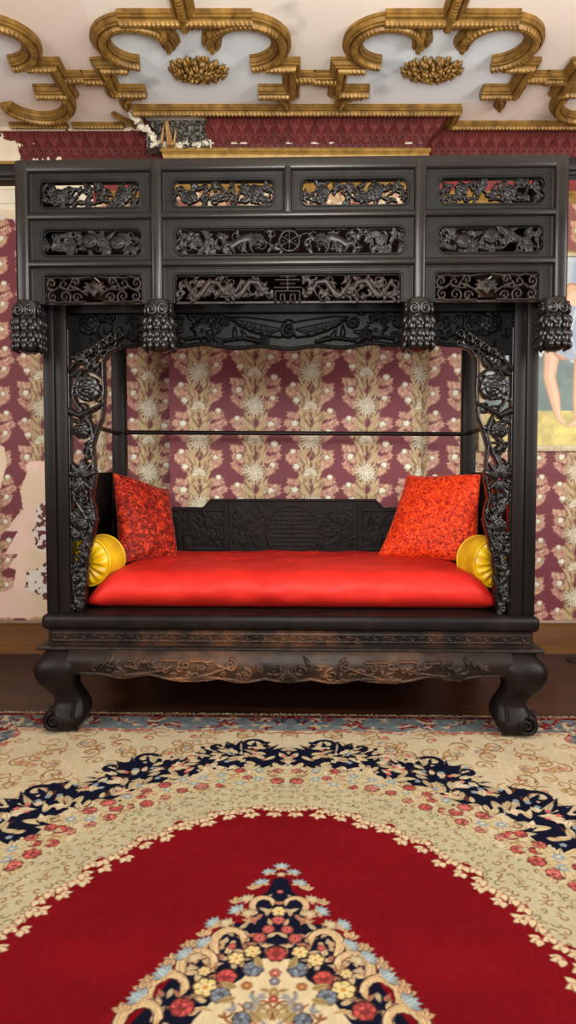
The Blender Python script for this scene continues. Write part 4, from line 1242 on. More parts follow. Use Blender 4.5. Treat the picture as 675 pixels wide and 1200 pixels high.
bracket(-1, 21); bracket(1, 34)

# --- back panel with a longevity medallion, and the side panels
def back_panel():
    cv = Cv(-.97, .535, .97, 1.0, .0032); X, Y = cv.X, cv.Y; a = np.abs(X)
    top = np.where(a < .475, .995, np.where(a < .52, .995 - (a - .475) / .045 * .05, .945))
    cv.h = np.where(Y < top, .004, 0)
    cv.base = .004; cv.amp = .006
    d = top - Y
    cv.h = np.where((d > 0) & (d < .018), .012, cv.h)
    for s in (-1, 1):
        cv.h = np.where((np.abs(X - s * .365) < .008) & (Y < .972), .011, cv.h); cv.h = np.where((np.abs(X - s * .39) < .008) & (Y < .972), .011, cv.h)
        for x0, x1, y0, y1 in ((.40, .63, .70, .925), (.66, .93, .70, .925)):
            cv.stroke([(s * x0, y0), (s * x1, y0), (s * x1, y1), (s * x0, y1), (s * x0, y0)], .005, .005)
    for s in (-1, 1):
        for x0, x1, sd in ((.165, .355, 31), (.41, .62, 33), (.67, .92, 35)):
            c2 = [(x0, x1)]
            foliage(cv, min(s * x0, s * x1), max(s * x0, s * x1), .72, .945 if x0 < .3 else .915, sd + s, 12, lw=.012, ll=.06, vr=.005)
    xm, ym, R = .0, .80, .158
    cv.mode = 'over'; cv.base = .004; cv.amp = .004; cv.ell(xm, ym, R, R, rnd=.004); cv.base = .006; cv.amp = .007
    cv.stroke(arc(xm, ym, R - .006, 0, 2 * PI, 60), .006, .006)
    for j, v in enumerate(np.linspace(-.125, .125, 11)):
        w = math.sqrt(max(0, (R - .018) ** 2 - v * v))
        if j % 2 == 0:
            cv.stroke([(xm - w, ym + v), (xm - .018, ym + v)], .0045, .0045); cv.stroke([(xm + .018, ym + v), (xm + w, ym + v)], .0045, .0045)
        else: cv.stroke([(xm - w * .75, ym + v), (xm + w * .75, ym + v)], .0045, .0045)
    for s in (-1, 1):
        for u in (.03, .062, .094):
            for v in (-.09, -.04, .01, .06): cv.stroke([(xm + s * u, ym + v), (xm + s * u, ym + v + .026)], .004, .004)
    cv.stroke([(xm, ym - .13), (xm, ym + .13)], .005, .005)
    cv.mode = 'max'
    return relief('back_panel', cv, lambda X, Z, H: (X, YBK + .035 - H * .38, Z), M['backwood'], bed, .025, True)
back_panel()
for sx in (-1, 1):
    cv = Cv(.09, .535, .945, 1.155, .006); X, Y = cv.X, cv.Y
    top = np.where(X > .55, 1.15, np.where(X > .5, 1.05 + (X - .5) * 2, 1.05))
    cv.h = np.where(Y < top, .004, 0); d = top - Y; cv.h = np.where((d > 0) & (d < .025), .010, cv.h)
    cv.base = .003; foliage(cv, .12, .92, .72, 1.02, 51 + sx, 30, lw=.016, ll=.08, vr=.007)
    relief('side_panel', cv, lambda X, Z, H: (sx * (1.036 - H * .6), X, Z), M['carve0'], bed, .02, True)

# --- rods
bm = bmesh.new(); tube(bm, [(-.99, YBK + .01, 1.375), (.99, YBK + .01, 1.362)], .0125, 12); from_bm('rod', bm, M['rod'], bed, angle=40)
for sx in (-1, 1):
    bm = bmesh.new(); tube(bm, [(sx * 1.0, YBK + .02, 1.368), (sx * 1.015, .06, 1.40)], .0125, 12); from_bm('rod', bm, M['rod'], bed, angle=40)

# ================================================================== MATTRESS, CUSHIONS, BOLSTERS
def mattress():
    hx, hy, hz = .935, .44, .080
    bm = rounded_box(hx, hy, hz, .074, 150, 80, 14)
    tuf = [(-.62, -.12), (-.30, -.02), (.0, -.10), (.22, .0), (.48, -.08), (-.45, .2), (.1, .22), (.6, .2)]
    for v in bm.verts:
        x, y, z = v.co
        k = (z + hz) / (2 * hz)
        d = .112 * max(0, (abs(x) - .775) / .16) ** 2
        bulge = .020 * (1 - (x / hx) ** 4) * (1 - (y / hy) ** 4)
        for tx, ty in tuf:
            r2 = (x - tx) ** 2 + ((y - ty) * .8) ** 2
            bulge -= .016 * math.exp(-r2 / .0010)
            an = math.atan2(y - ty, x - tx); bulge += .0034 * math.sin(5 * an + tx * 9) * math.exp(-r2 / .010)
        w = float(vnoise(np.array(x * 1.0), np.array(y * .6 + 3), .11, 8) - .5) * .008 + float(vnoise(np.array(x), np.array(y), .045, 9) - .5) * .005
        fr = .010 * float(vnoise(np.array(x), np.array(z * 2), .10, 12) - .5) if y < -.35 else 0
        v.co.z = -hz + (z + hz) * 1 + k * (bulge + w) - k * d
        v.co.y += fr + (-.018 * math.sin(PI * min(1, max(0, k))) if y < -.3 else 0)
    o = from_bm('mattress', bm, M['satin'], None, True)
    o.location = W(.006, .53, ZS + .081); o.rotation_euler = (0, 0, BR)
    tag(o, 'long bright red satin seat mattress on the carved bed', 'mattress')
mattress()

def cushion(name, corners, th, mat, label, seed, n=54):
    """corners: bottom-left, bottom-right, top-right, top-left in the room"""
    A, B, Cc, D = [np.array(c, float) for c in corners]
    nrm = np.cross(B - A, D - A); nrm /= np.linalg.norm(nrm)          # towards the viewer
    if nrm[1] > 0: nrm = -nrm
    o0 = (A + B + Cc + D) / 4
    u = np.linspace(-1, 1, n); U, Vv = np.meshgrid(u, u)
    pin = .055
    Ue = U * (1 - pin * (1 - Vv ** 2) * np.abs(U)); Ve = Vv * (1 - pin * (1 - U ** 2) * np.abs(Vv))
    s = (Ue + 1) / 2; t = (Ve + 1) / 2
    P = (A[None, None] * ((1 - s) * (1 - t))[..., None] + B * (s * (1 - t))[..., None] + Cc * (s * t)[..., None] + D * ((1 - s) * t)[..., None]) - o0
    T = th * (np.clip(1 - U ** 2, 0, 1) ** .42) * (np.clip(1 - Vv ** 2, 0, 1) ** .42)
    T = T * (.88 + .3 * fbm(U + 9, Vv + 9, .6, seed)) + (.010 * (fbm(U + 5, Vv * 2 + 5, .35, seed + 3) - .5)) * np.clip(4 * (1 - np.maximum(U ** 2, Vv ** 2)), 0, 1)
    edge = (np.abs(U) > .999) | (np.abs(Vv) > .999)
    T = np.where(edge, .004, T)
    wv = .012 * np.sin(3 * U + seed) * np.abs(Vv) ** 3
    P = P + nrm * wv[..., None]
    Fr = (P + nrm * T[..., None]).reshape(-1, 3); Bk = (P - nrm * (T * .9)[..., None]).reshape(-1, 3)
    F = [grid_faces(n, n), grid_faces(n, n, n * n)[:, ::-1]]
    idx = np.arange(n * n).reshape(n, n)
    ringi = np.concatenate([idx[0, :-1], idx[:-1, -1], idx[-1, :0:-1], idx[:0:-1, 0]]); nx_ = np.roll(ringi, -1)
    F.append(np.stack([nx_, ringi, ringi + n * n, nx_ + n * n], 1))
    o = new_mesh(name, np.concatenate([Fr, Bk]), np.concatenate(F), mat, None, True, loc=tuple(o0))
    bmx = bmesh.new(); bmx.from_mesh(o.data); bmesh.ops.recalc_face_normals(bmx, faces=bmx.faces); bmx.to_mesh(o.data); bmx.free()
    tag(o, label, 'cushion', 'velvet cushions on the bed')
    return o
cushion('cushion', [(-.845, 3.44, .684), (-.585, 3.66, .702), (-.665, 3.86, 1.055), (-.925, 3.66, 1.145)], .075, M['velvet2'], 'dark red crushed velvet cushion leaning at the left end of the red mattress', 3)
cushion('cushion', [(.475, 3.64, .705), (.962, 3.45, .684), (1.003, 3.60, 1.135), (.665, 3.86, 1.135)], .08, M['velvet'], 'bright orange-red crushed velvet cushion leaning at the right end of the red mattress', 6)

def bolster(px, py, pz, ang, label, seed):
    root = empty('bolster', (px, py, pz), ang)
    n, R, L = 72, .113, .17; bm = bmesh.new(); rings = []
    rr = random.Random(seed)
    prof = [(-L / 2, .90), (-L / 2 + .006, .97), (-L / 2 + .016, 1.0), (-.05, .985), (-.02, 1.01), (.01, .99), (.04, 1.005), (L / 2 - .016, 1.0), (L / 2 - .006, .97), (L / 2, .90)]
    for y, k in prof:
        rings.append([(R * k * math.cos(2 * PI * i / n) * (1 + .01 * math.sin(3 * 2 * PI * i / n + y * 40)), y, R * k * math.sin(2 * PI * i / n)) for i in range(n)])
    loft(bm, rings, caps=False); from_bm('body', bm, M['silk'], root, True)
    for sy in (-1, 1):          # gathered end: pleats run into a covered button
        bm = bmesh.new(); rings = []
        for j in range(13):
            t = j / 12; r = R * .93 * (1 - .93 * t)
            ring = []
            for i in range(n):
                a = 2 * PI * i / n; pl = math.sin(13 * a + 1.5 * math.sin(2 * a + seed)) * (.008 * math.sin(PI * min(1, t * .9 + .08)))
                ring.append((r * math.cos(a), sy * (L / 2 + .018 * math.sin(PI * t) ** .8 + pl - .006 * t), r * math.sin(a)))
            rings.append(ring)
        loft(bm, rings, caps=False); ge = from_bm('gathered_end', bm, M['silk'], root, True)
        bm = bmesh.new(); bmesh.ops.create_uvsphere(bm, u_segments=16, v_segments=8, radius=1, matrix=Matrix.Translation((0, sy * (L / 2 - .002), 0)) @ Matrix.Diagonal((.014, .008, .014, 1)))
        from_bm('button', bm, M['silk'], ge, True)
    bm = bmesh.new()
    for sy in (-1, 1): tube(bm, [(R * .985 * math.cos(a), sy * (L / 2 - .004), R * .985 * math.sin(a)) for a in np.linspace(0, 2 * PI, 60)[:-1]], .0045, 8, True)
    from_bm('piping', bm, M['silk'], root, True)
    tag(root, label, 'bolster', 'yellow bolsters on the bed')
bolster(-.915, 3.275, .735, rad(-12), 'round yellow silk bolster in front of the dark red cushion, left end', 2)
bolster(.935, 3.235, .735, rad(14), 'round yellow silk bolster in front of the orange-red cushion, right end', 5)

# ================================================================== RUG
def rug_canvas():
    HX, HY = 1.42, 2.25
    cv = Cv(-.06, -.06, HX, HY, .0027, (212, 192, 152)); X = np.abs(cv.X); Wd = cv.Y
    CRIM, CREAM, IVORY, NAVY, PINK, BLUE, BRN, DK = (120, 17, 25), (214, 194, 154), (192, 182, 148), (22, 24, 42), (206, 104, 96), (142, 160, 172), (134, 86, 54), (84, 50, 40)
    lo = np.full(X.shape, -1.5); hi = np.full(X.shape, 4.0)
    for _ in range(26):
        t = (lo + hi) / 2; g = (X / (.80 + .42 * t)) ** 2 + (Wd / (1.35 + .41 * np.maximum(t, -3))) ** 2
        lo = np.where(g > 1, t, lo); hi = np.where(g > 1, hi, t)
    T = (lo + hi) / 2
    phi = np.arctan2(Wd / (1.35 + .41 * T), X / (.80 + .42 * T))
    pt = lambda t, p: ((.80 + .42 * t) * math.cos(p), (1.35 + .41 * t) * math.sin(p))
    def tang(t, p): return math.atan2((1.35 + .41 * t) * math.cos(p), -(.80 + .42 * t) * math.sin(p))
    def ringpts(t, step):
        ph = np.linspace(0, PI / 2, 800); a, b = .80 + .42 * t, 1.35 + .41 * t
        L = np.concatenate([[0], np.cumsum(np.hypot(np.diff(a * np.cos(ph)), np.diff(b * np.sin(ph))))])
        n = max(2, int(round(L[-1] / step))); return [float(np.interp(L[-1] * (k + .5) / n, L, ph)) for k in range(n)]
    r = random.Random(5)
    nz = fbm(X, Wd, .06, 3); nz2 = fbm(X, Wd, .02, 4)
    # cream ground with fine scrolling stems
    cv.rgb[:] = np.array((208, 191, 157))[None, None] * (.95 + .1 * nz[..., None])
    for k in range(520):
        x, y = r.uniform(0, HX), r.uniform(.2, HY - .2)
        for j in range(3): cv.leaf(x, y, r.random() * 6.28, r.uniform(.02, .035), .006, r.choice(((196, 172, 132), (204, 170, 140), (188, 168, 130))), (150, 112, 76))
        cv.stroke(spiral_pts(x, y, r.uniform(.03, .055), r.random() * 6, r.uniform(.7, 1.2), r.choice((-1, 1)), 16), .0032, .0022, r.choice((BRN, (168, 128, 74), (150, 110, 70))))
        if r.random() < .5: cv.flower(x, y, r.uniform(.008, .014), 5, r.choice((PINK, BLUE, (190, 150, 100), (196, 130, 110))))
    # navy garland with plumes
    ph_pl = ringpts(1.0, .37)
    wob = .10 * np.sin(phi * 30) + (nz - .5) * .55
    nav = (T > .80 + wob * .6) & (T < 1.22 + wob)
    cv.rgb[nav] = NAVY
    for p in ph_pl:
        x, y = pt(1.15, p); ta = tang(1, p)
        for s in (-1, 1):
            for j in range(7):
                a = ta - PI / 2 + s * (.2 + .32 * j); l = .13 - .006 * j
                bx, by = x + s * .02 * j * math.cos(ta), y + s * .02 * j * math.sin(ta)
                cv.leaf(bx, by, a, l, .015, NAVY, bend=-s * .5)
            sp = spiral_pts(x + s * .07 * math.cos(ta) - .09 * math.cos(ta + PI / 2), y + s * .07 * math.sin(ta) - .09 * math.sin(ta + PI / 2) * -1 * -1, .05, ta, 1.0, -s, 16)
            cv.stroke(sp, .012, .006, NAVY)
    # cream leaves laid over the navy
    for t in (.80, .90, 1.0, 1.1, 1.2):
        for p in ringpts(t, .038):
            x, y = pt(t + r.uniform(-.05, .05), p); a = tang(t, p) + r.choice((-1, 1)) * r.uniform(.3, 1.3) + r.choice((0, PI))
            l = r.uniform(.045, .075); c = r.choice(((222, 204, 164), (214, 196, 150), (226, 208, 174), (196, 178, 140)))
            if r.random() < .88: cv.leaf(x, y, a, l, .0125, DK if r.random() < .3 else c, bend=r.uniform(-.5, .5)); cv.leaf(x, y, a, l * .92, .0105, c, BRN, bend=r.uniform(-.4, .4))
            if r.random() < .3: cv.flower(x, y, .012, 5, r.choice((PINK, BLUE, (190, 140, 120))))
    # ivory band with tiny brown tracery
    iv = (T > 0) & (T < .50 + .05 * np.sin(phi * 44))
    cv.rgb[iv] = (np.array(IVORY) * (.95 + .1 * nz[..., None]))[iv]
    for t in (.07, .16, .25, .34, .43):
        for p in ringpts(t, .030):
            x, y = pt(t + r.uniform(-.04, .04), p)
            cv.stroke(spiral_pts(x, y, r.uniform(.010, .018), r.random() * 6, r.uniform(.5, .9), r.choice((-1, 1)), 8), .0022, .0016, r.choice((BRN, (120, 108, 70), (160, 130, 90))))
    def rose(x, y, q, c):
        cv.flower(x, y, q * 1.06, 7, DK, .16, r.random())
        for k in range(7):
            t = k * 2 * PI / 7 + r.random() * .5; m = r.uniform(.82, 1.14); cc = np.clip(np.array(c) * m, 0, 240)
            cv.ell(x + q * .58 * math.cos(t), y + q * .58 * math.sin(t), q * .46, q * .36, cc * .62, t + PI / 2); cv.ell(x + q * .60 * math.cos(t), y + q * .60 * math.sin(t), q * .36, q * .27, cc, t + PI / 2)
        for k in range(4):
            t = k * PI / 2 + r.random(); cv.ell(x + q * .24 * math.cos(t), y + q * .24 * math.sin(t), q * .24, q * .17, np.clip(np.array(c) * r.choice((.66, 1.2)), 0, 240), t + PI / 2)
        cv.ell(x, y, q * .15, q * .15, np.array(c) * .7)
    # roses
    for t, st in ((.54, .072), (.64, .10), (.74, .072)):
        for k, p in enumerate(ringpts(t, st)):
            x, y = pt(t + r.uniform(-.03, .03), p)
            for j in range(5): cv.leaf(x, y, r.random() * 6.28, .055, .011, (206, 192, 148), BRN)
            if r.random() < .7:
                R_ = r.uniform(.017, .027)
                rose(x, y, R_ * 1.1, r.choice(((196, 106, 96), (206, 134, 116), (186, 88, 84))))
            else: cv.flower(x, y, .020, 6, BLUE); cv.ell(x, y, .007, .007, (222, 206, 150))
    # crimson field with scalloped leafy edge
    cr = (T < .02 + .05 * np.sin(phi * 40) + .02 * np.sin(phi * 90))
    ab = fbm(X * .4, Wd, .16, 8); ab2 = fbm(X, Wd, .03, 9)
    cv.rgb[cr] = (np.array(CRIM) * (.90 + .2 * ab + .08 * ab2)[..., None])[cr]
    for t, st in ((.03, .038), (-.055, .075)):
        for k, p in enumerate(ringpts(t, st)):
            x, y = pt(t + .025 * math.sin(p * 40) + r.uniform(-.02, .02), p); a = tang(t, p) + PI / 2
            for j in (-1, 0, 1):
                aa = a + j * .9 + r.uniform(-.25, .25); l = r.uniform(.026, .036)
                cv.leaf(x, y, aa, l + .004, .0125, (110, 40, 38)); cv.leaf(x, y, aa, l, .0105, (222, 202, 160))
            cv.ell(x, y, .005, .005, (170, 110, 90))
    # border
    dE = np.minimum(HX - X, HY - Wd)
    bw = .195 + (nz - .5) * .06
    inb = dE < bw
    cv.rgb[inb] = (np.array((116, 124, 126)) * (.8 + .4 * nz2[..., None]))[inb]
    ed = (dE > bw) & (dE < bw + .035) & (nz2 > .45); cv.rgb[ed] = (176, 110, 92)
    for k in range(150):
        side = k < 60
        if side: x, y = r.uniform(0, HX), HY - r.uniform(.03, .19)
        else: x, y = HX - r.uniform(.03, .19), r.uniform(0, HY)
        c = r.choice(((126, 34, 36), (146, 52, 46), (206, 190, 156), (196, 170, 130), (150, 70, 58), (54, 60, 80)))
        cv.flower(x, y, r.uniform(.016, .032), 6, c, .4, r.random()); cv.ell(x, y, .007, .007, (206, 186, 140))
        for j in range(3): cv.leaf(x, y, r.random() * 6.28, r.uniform(.04, .07), .008, r.choice(((130, 40, 40), (96, 108, 122), (190, 176, 146))))
    cv.rgb[dE < .040] = (108, 28, 30); cv.rgb[dE < .014] = (150, 130, 100)
    for k in range(120):
        x = k * HX / 120; cv.flower(x, HY - .027, .007, 4, r.choice(((60, 30, 40), (176, 120, 90), (110, 30, 32))))

    # ---------------- medallion with pendant
    yc = [40, 200, 364, 520, 675, 760, 1100]; wc_ = [1.04, .85, .688, .56, .447, .39, 0.0]
    sc = [.00070, .00067, .00061, .00057, .00054, .00053, .0005]
    def mp(dx, y): return (dx * float(np.interp(y, yc, sc)), float(np.interp(y, yc, wc_)))
    out = [(0, 45), (30, 60), (60, 80), (85, 125), (90, 150), (110, 180), (120, 240), (170, 270), (230, 300), (255, 340), (280, 380), (320, 400), (370, 440), (430, 500), (540, 620), (640, 760), (700, 1100), (-60, 1100), (-60, 45)]
    cv.poly([mp(*p) for p in out], (118, 17, 25))
    nav = [(0, 115), (28, 120), (50, 170), (100, 200), (105, 260), (130, 300), (200, 300), (240, 330), (250, 380), (310, 410), (360, 450), (410, 520), (490, 630), (590, 760), (680, 1100), (-60, 1100), (-60, 115)]
    cv.poly([mp(*p) for p in nav], NAVY)
    inn = [(0, 440), (55, 440), (90, 470), (130, 520), (190, 560), (250, 620), (310, 690), (380, 800), (420, 1100), (-60, 1100), (-60, 440)]
    cv.poly([mp(*p) for p in inn], (222, 204, 164))
    def plume(dx, y, r_, s, rot=0.0):
        x, w = mp(dx, y); q = r_ * .00062
        an = np.linspace(-1.0, 2.7, 13); P = [(x + s * q * .8 * math.cos(a + rot), w + q * .95 * math.sin(a + rot)) for a in an]
        for dk in (1, 0):
            for i in range(0, 13):
                a = an[i] + rot; tx, ty = -s * math.sin(a), math.cos(a); ix, iy = -s * math.cos(a), -math.sin(a)
                l = q * (1.0 - .035 * i) * (1 if i % 2 else .8); ang = math.atan2(ty * .55 + iy * .75, tx * .55 + ix * .75)
                if dk: cv.leaf(P[i][0], P[i][1], ang, l * 1.08, q * .165, DK, bend=-s * .40)
                else: cv.leaf(P[i][0], P[i][1], ang, l, q * .12, (224, 200, 154) if i % 2 else (214, 182, 134), (176, 128, 82), bend=-s * .40)
            cv.stroke(P, q * (.19 if dk else .13), q * (.13 if dk else .08), DK if dk else (224, 200, 156))
        cv.stroke([(p[0] - s * q * .02, p[1]) for p in P[1:-2]], q * .025, q * .02, (176, 128, 82))
    def bell(dx, y, r_, c, ang):
        x, w = mp(dx, y); q = r_ * .00066; bx, by = x - q * .7 * math.cos(ang), w - q * .7 * math.sin(ang)
        for k in range(5):
            a = ang + (k - 2) * .5; cv.leaf(bx, by, a, q * 1.75, q * .40, DK)
        for k in (0, 4, 1, 3, 2):
            a = ang + (k - 2) * .5; cv.leaf(bx, by, a, q * 1.66, q * .32, np.clip(np.array(c) * (.9 + .07 * (k % 3)), 0, 245), (96, 110, 124))
        for k in (-1, 1): cv.leaf(bx, by, ang + k * 1.9, q * 1.1, q * .26, (214, 184, 136), BRN)
    def fl(dx, y, r_, c, n=8, mid=None, ring=None):
        x, w = mp(dx, y); q = r_ * .00063
        if n >= 8 and r_ > 30: rose(x, w, q, c); return
        cv.flower(x, w, q * 1.14, n, DK, .16, .2); cv.flower(x, w, q, n, c, .2, .2)
        for k in range(n):
            t = (k + .5) * 2 * PI / n + .2; cv.stroke([(x + q * .35 * math.cos(t), w + q * .35 * math.sin(t)), (x + q * .85 * math.cos(t), w + q * .85 * math.sin(t))], q * .05, q * .05, np.array(c) * .55)
        if ring is not None: cv.flower(x, w, q * .5, n, ring, .3, .5)
        cv.ell(x, w, q * .26, q * .26, mid if mid is not None else (226, 206, 150))
    navm = Cv(cv.x0, cv.y0, cv.xs[-1], cv.ys[-1], .0054, (0, 0, 0)); navm.poly([mp(*p) for p in nav], (1, 1, 1)); navm.poly([mp(*p) for p in inn], (0, 0, 0))
    for k in range(420):
        dx, y = r.uniform(8, 640), r.uniform(140, 860); x, w = mp(dx, y)
        if navm.sample(np.array([x]), np.array([w]))[0, 0] < .9: continue
        c = r.choice(((224, 202, 156), (212, 180, 134), (204, 186, 146), (178, 120, 96)))
        a = r.random() * 6.28; cv.leaf(x, w, a, r.uniform(.022, .038), .0068, c, BRN, bend=r.uniform(-.5, .5))
    for s in (1,):
        for dx, y, r_, rot in ((66, 225, 64, 0), (195, 372, 84, .1), (315, 470, 88, .2), (430, 575, 92, .3), (525, 695, 92, .3), (600, 860, 90, .3)): plume(dx, y, r_, s, rot)
        for dx, y in ((100, 160), (165, 215), (255, 320), (290, 350), (350, 400), (330, 395), (410, 455), (430, 480), (500, 545), (520, 575), (590, 660)):
            for j in (-1, 0, 1): x, w = mp(dx, y); cv.leaf(x, w, PI * .35 + j * .8, .030, .010, DK); cv.leaf(x, w, PI * .35 + j * .8, .029, .0085, (218, 184, 138), BRN)
        # inner leafy stems
        for (cx_, cy_, r_, a0, a1) in ((45, 585, 40, -.3, 3.3), (45, 655, 45, 2.6, 6.0), (150, 660, 40, 0, 4.4), (30, 350, 30, -1.2, 1.6), (190, 640, 36, 1, 5), (90, 740, 50, 0, 4), (250, 760, 46, 2, 6)):
            cv.stroke([mp(cx_ + r_ * math.cos(a), cy_ + r_ * math.sin(a)) for a in np.linspace(a0, a1, 14)], .0032, .002, BRN)
        for k in range(34):
            dx, y = r.uniform(15, 250), r.uniform(560, 900)
            if dx > 40 + (y - 500) * .9: continue
            x, w = mp(dx, y); c = r.choice(((196, 172, 120), (170, 150, 104), (206, 150, 130), (160, 168, 170)))
            for j in range(3): cv.leaf(x, w, r.random() * 6.28, .024, .006, c, BRN)
        for dx, y, r_ in ((0, 65, 26), (52, 90, 24), (80, 133, 26), (175, 243, 28), (268, 297, 26), (300, 375, 28), (375, 425, 30), (455, 500, 32), (545, 600, 32)): bell(dx, y, r_ * 1.1, (178, 196, 198), PI / 2 - min(1.0, dx / 200))
        for dx, y, r_ in ((134, 195, 24), (125, 256, 24), (213, 298, 24), (0, 100, 16), (330, 440, 24)): bell(dx, y, r_ * 1.1, (226, 204, 156), PI / 2 - min(.9, dx / 220))
        for dx, y, r_ in ((0, 285, 26), (38, 322, 24), (72, 355, 26), (0, 170, 14), (180, 392, 16)): fl(dx, y, r_, (206, 96, 92), 8, (150, 40, 46), (226, 140, 126))
        for dx, y, r_ in ((0, 420, 42), (195, 515, 40), (360, 640, 44), (0, 780, 60)): fl(dx, y, r_, (200, 84, 80), 10, (140, 30, 40), (224, 130, 116))
        for dx, y, r_ in ((96, 412, 32), (160, 442, 32), (275, 560, 44), (0, 250, 30), (285, 495, 24)): fl(dx, y, r_, (228, 206, 140), 6, (206, 150, 70), (236, 220, 170))
        for dx, y, r_ in ((90, 482, 40), (213, 590, 38), (120, 680, 34)): fl(dx, y, r_, (128, 138, 150), 9, (90, 96, 120), (164, 172, 176))
        for dx, y, r_, c in ((0, 497, 20, (204, 110, 100)), (0, 530, 18, (140, 140, 160)), (110, 550, 18, (196, 120, 70)), (0, 602, 16, (200, 84, 76)), (100, 630, 16, (150, 150, 160)), (60, 720, 20, (206, 120, 110))): fl(dx, y, r_, c, 6)
        for dx, y, a in ((150, 560, .4), (60, 475, 1.2), (150, 600, -.3), (40, 690, .8)): x, w = mp(dx, y); cv.leaf(x, w, a, .045, .010, (170, 150, 100), BRN)
    wv = (.78 + .12 * fbm(X * 3, Wd, .02, 77))[..., None]
    cv.rgb *= wv
    return cv, HX, HY
RC, RHX, RHY = rug_canvas()
def rug():
    xs = np.arange(-RHX, RHX + .0015, .003); ys = np.concatenate([np.arange(-RHY, .25, .03), np.arange(.25, RHY + .001, .003)])
    X, Y = np.meshgrid(xs, ys)
    col = RC.sample(np.abs(X), np.abs(Y))
    wob = .006 * (vnoise(X, Y * 0, .35, 4) - .5) * (np.abs(Y) > RHY - .05)
    Z = .008 + .0012 * vnoise(X, Y, .012, 6)
    edge = (np.minimum(RHX - np.abs(X), RHY - np.abs(Y)) < .004); Z = np.where(edge, .0005, Z)
    V = np.stack([X, Y + wob, Z], -1).reshape(-1, 3)
    o = new_mesh('rug', V, grid_faces(len(xs), len(ys)), M['rug'], None, True, col.reshape(-1, 3))
    o.location = (-.045, .965, 0); o.rotation_euler = (0, 0, BR)
    tag(o, 'crimson, cream and navy floral wool rug spread in front of the bed', 'rug')
    # pale knotted fringe along the far edge
    r = random.Random(4); bm = bmesh.new()
    for k in range(330):
        x = -RHX + 2 * RHX * k / 329; l = r.uniform(.012, .026)
        tube(bm, [(x, RHY - .004, .006), (x + r.uniform(-.006, .006), RHY + l * .6, .005), (x + r.uniform(-.01, .01), RHY + l, .003)], .0022, 4)
    f = from_bm('fringe', bm, mat_noise('fringe_cotton', [(.3, (150, 128, 98)), (.7, (190, 170, 138))], 30, .9), o); f['kind'] = 'stuff'
rug()

# ================================================================== PAINTING, CABLE
def painting():
    x0, x1, z0, z1 = 1.20, 2.22, 1.285, 2.487
    root = empty('framed_painting', ((x0 + x1) / 2, YS, z0))
    cv = Cv(0, 0, x1 - x0, z1 - z0, .004, (150, 170, 185)); X, Y = cv.X, cv.Y; Hh = z1 - z0
    n = fbm(X, Y, .35, 1, 5); n2 = fbm(X, Y, .06, 2)
    sky = np.array((140, 160, 176)) + np.clip((n - .45) * 4, 0, 1)[..., None] * np.array((70, 56, 40))
    mist = np.array((196, 200, 196)); f = np.clip((.75 - Y) / .5, 0, 1)[..., None]
    cv.rgb = sky * (1 - f * .7) + mist * f * .7
    g = Y < .30 + (n - .5) * .25
    cv.rgb[g] = (np.array((196, 178, 92)) * (.75 + .5 * n2[..., None]))[g]
    g = (Y < .55 + (fbm(X, Y, .15, 5) - .5) * .3) & (Y > .24) & (n > .48); cv.rgb[g] = (np.array((96, 116, 110)) * (.8 + .4 * n2[..., None]))[g]
    FL, FS = (214, 172, 132), (182, 134, 96)
    def leg_p(pts, rs): cv.stroke([(a + .004, b) for a, b in pts], [q * .80 for q in rs], None, FS); cv.stroke([(a + .006, b) for a, b in pts], [q * .66 for q in rs], None, FL); cv.stroke([(a + .012, b) for a, b in pts], [q * .28 for q in rs], None, (228, 190, 154))
    ox = (640 - 337.5) * .00537 - x0
    leg_p([(ox + .02, .66), (ox + .0, .45), (ox + .035, .32), (ox + .06, .20), (ox + .09, .165)], [.07, .05, .045, .024, .014])
    leg_p([(ox + .22, .66), (ox + .195, .45), (ox + .185, .30), (ox + .18, .18), (ox + .13, .15)], [.08, .06, .048, .026, .014])
    leg_p([(ox + .10, .65), (ox + .13, .95)], [.12, .10])
    cv.poly([(ox - .07, .62), (ox - .04, .82), (ox + .1, .9), (ox + .26, .86), (ox + .28, .66), (ox + .14, .55), (ox + .05, .60)], (150, 164, 178))
    for k in range(5): cv.stroke([(ox + .22 - .06 * k, .86), (ox + .18 - .05 * k, .72), (ox + .22 - .06 * k, .60)], .008, .004, (190, 200, 206) if k % 2 else (112, 128, 146))
    m = .022
    V = np.stack([X[:] + x0 - (x0 + x1) / 2, np.full(X.shape, -.012), Y], -1).reshape(-1, 3)
    new_mesh('canvas', V, grid_faces(cv.nx, cv.ny), M['canvas'], root, False, cv.rgb.reshape(-1, 3))
    bm = bmesh.new(); a, b = x0 - (x0 + x1) / 2, x1 - (x0 + x1) / 2
    for q in ((a - .012, b + .012, -.012, .028), (a - .012, b + .012, Hh - .016, Hh + .01)): box(bm, q[0], q[1], -.03, -.001, q[2], q[3], .006)
    for q in ((a - .012, a + .024), (b - .024, b + .012)): box(bm, q[0], q[1], -.029, -.001, .026, Hh - .014, .005)
    from_bm('frame', bm, M['frame'], root, angle=40)
    tag(root, 'framed oil painting of bare legged walkers on the wall right of the bed', 'painting')
painting()
bm = bmesh.new()
tube(bm, [(1.86 + .16 * math.cos(a) , 4.16 + .07 * math.sin(a) + .01 * math.sin(3 * a), .0045 + .003 * math.sin(a * 2) ** 2) for a in np.linspace(.3, 2 * PI - .2, 50)] + [(2.1, 4.17, .004), (2.4, 4.2, .004)], .004, 8)
tag(from_bm('cable', bm, M['cable'], None, True), 'thin black cable looped on the floorboards by the right baseboard', 'cable')

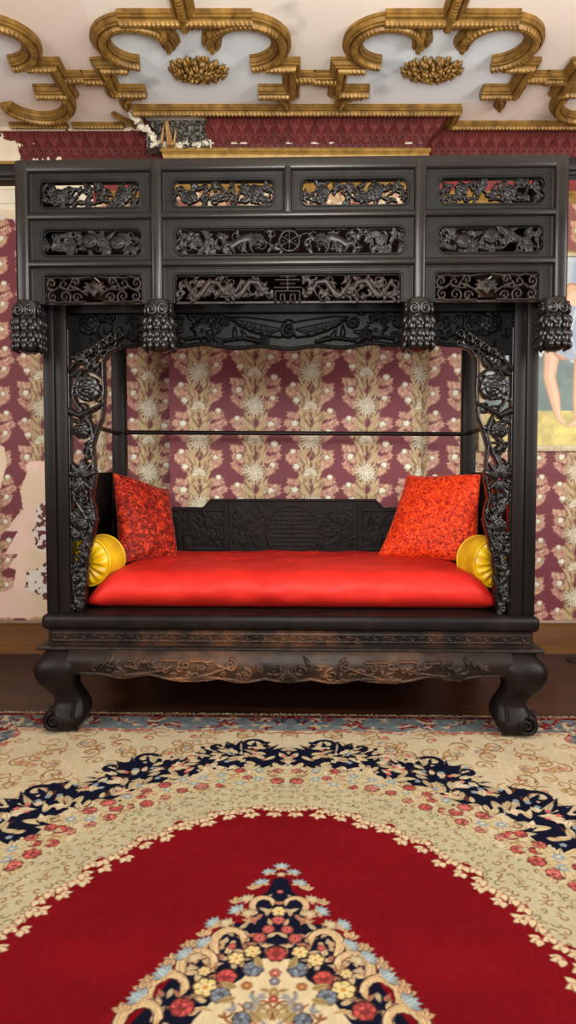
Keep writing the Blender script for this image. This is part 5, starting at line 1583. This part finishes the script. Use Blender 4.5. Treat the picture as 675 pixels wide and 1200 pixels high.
# ================================================================== LIGHT, CAMERA
def area(name, loc, target, sx, sy, power, col):
    L = bpy.data.lights.new(name, 'AREA'); L.shape = 'RECTANGLE'; L.size = sx; L.size_y = sy; L.energy = power; L.color = col
    o = bpy.data.objects.new(name, L); C.objects.link(o); o.location = loc
    o.rotation_euler = (Vector(target) - Vector(loc)).to_track_quat('-Z', 'Y').to_euler()
    return o
area('assumed_light_left', (-2.9, .6, 1.9), (.2, 3.6, 1.2), 1.3, 1.9, 70, (1, .97, .92))  # assumed source out of view at the left; no window is built
area('assumed_light_right', (2.9, 1.2, 1.9), (-.2, 3.6, 1.3), 1.3, 1.9, 105, (1, .98, .95))  # assumed brighter source out of view at the right, no window built
area('assumed_light_rear', (0, -2.2, 2.0), (0, 3.6, 1.3), 2.6, 1.8, 90, (1, .97, .92))  # assumed lamp added behind the camera, unseen; no window there
pl = bpy.data.lights.new('assumed_light_overhead', 'POINT'); pl.energy = 70; pl.shadow_soft_size = .25; pl.color = (1, .93, .82)  # assumed warm overhead lamp, out of view; no chandelier exists
po = bpy.data.objects.new('assumed_light_overhead', pl); C.objects.link(po); po.location = (.1, 1.5, 2.3)

area('ceiling_fill', (0, .5, 1.9), (0, 3.8, 3.3), 1.2, .5, 48, (.97, 1, .97))  # unseen fill light, added to brighten the ceiling
w = bpy.data.worlds.new('room_air'); bpy.context.scene.world = w; w.use_nodes = True
bg = w.node_tree.nodes['Background']; bg.inputs['Color'].default_value = (1, .92, .82, 1); bg.inputs['Strength'].default_value = .18

cam = bpy.data.cameras.new('camera'); co = bpy.data.objects.new('camera', cam); C.objects.link(co)
co.location = (0, 0, 1.176); co.rotation_euler = (rad(90 - 2.8), 0, 0)
cam.sensor_fit = 'VERTICAL'; cam.sensor_height = 36; cam.lens = 36 * 811 / 1200; cam.shift_y = -13 / 1200
cam.clip_start = .05
sc = bpy.context.scene; sc.camera = co
sc.view_settings.view_transform = 'Standard'; sc.view_settings.look = 'None'; sc.view_settings.exposure = 0.0; sc.view_settings.gamma = 1.0
sc.view_settings.use_curve_mapping = False
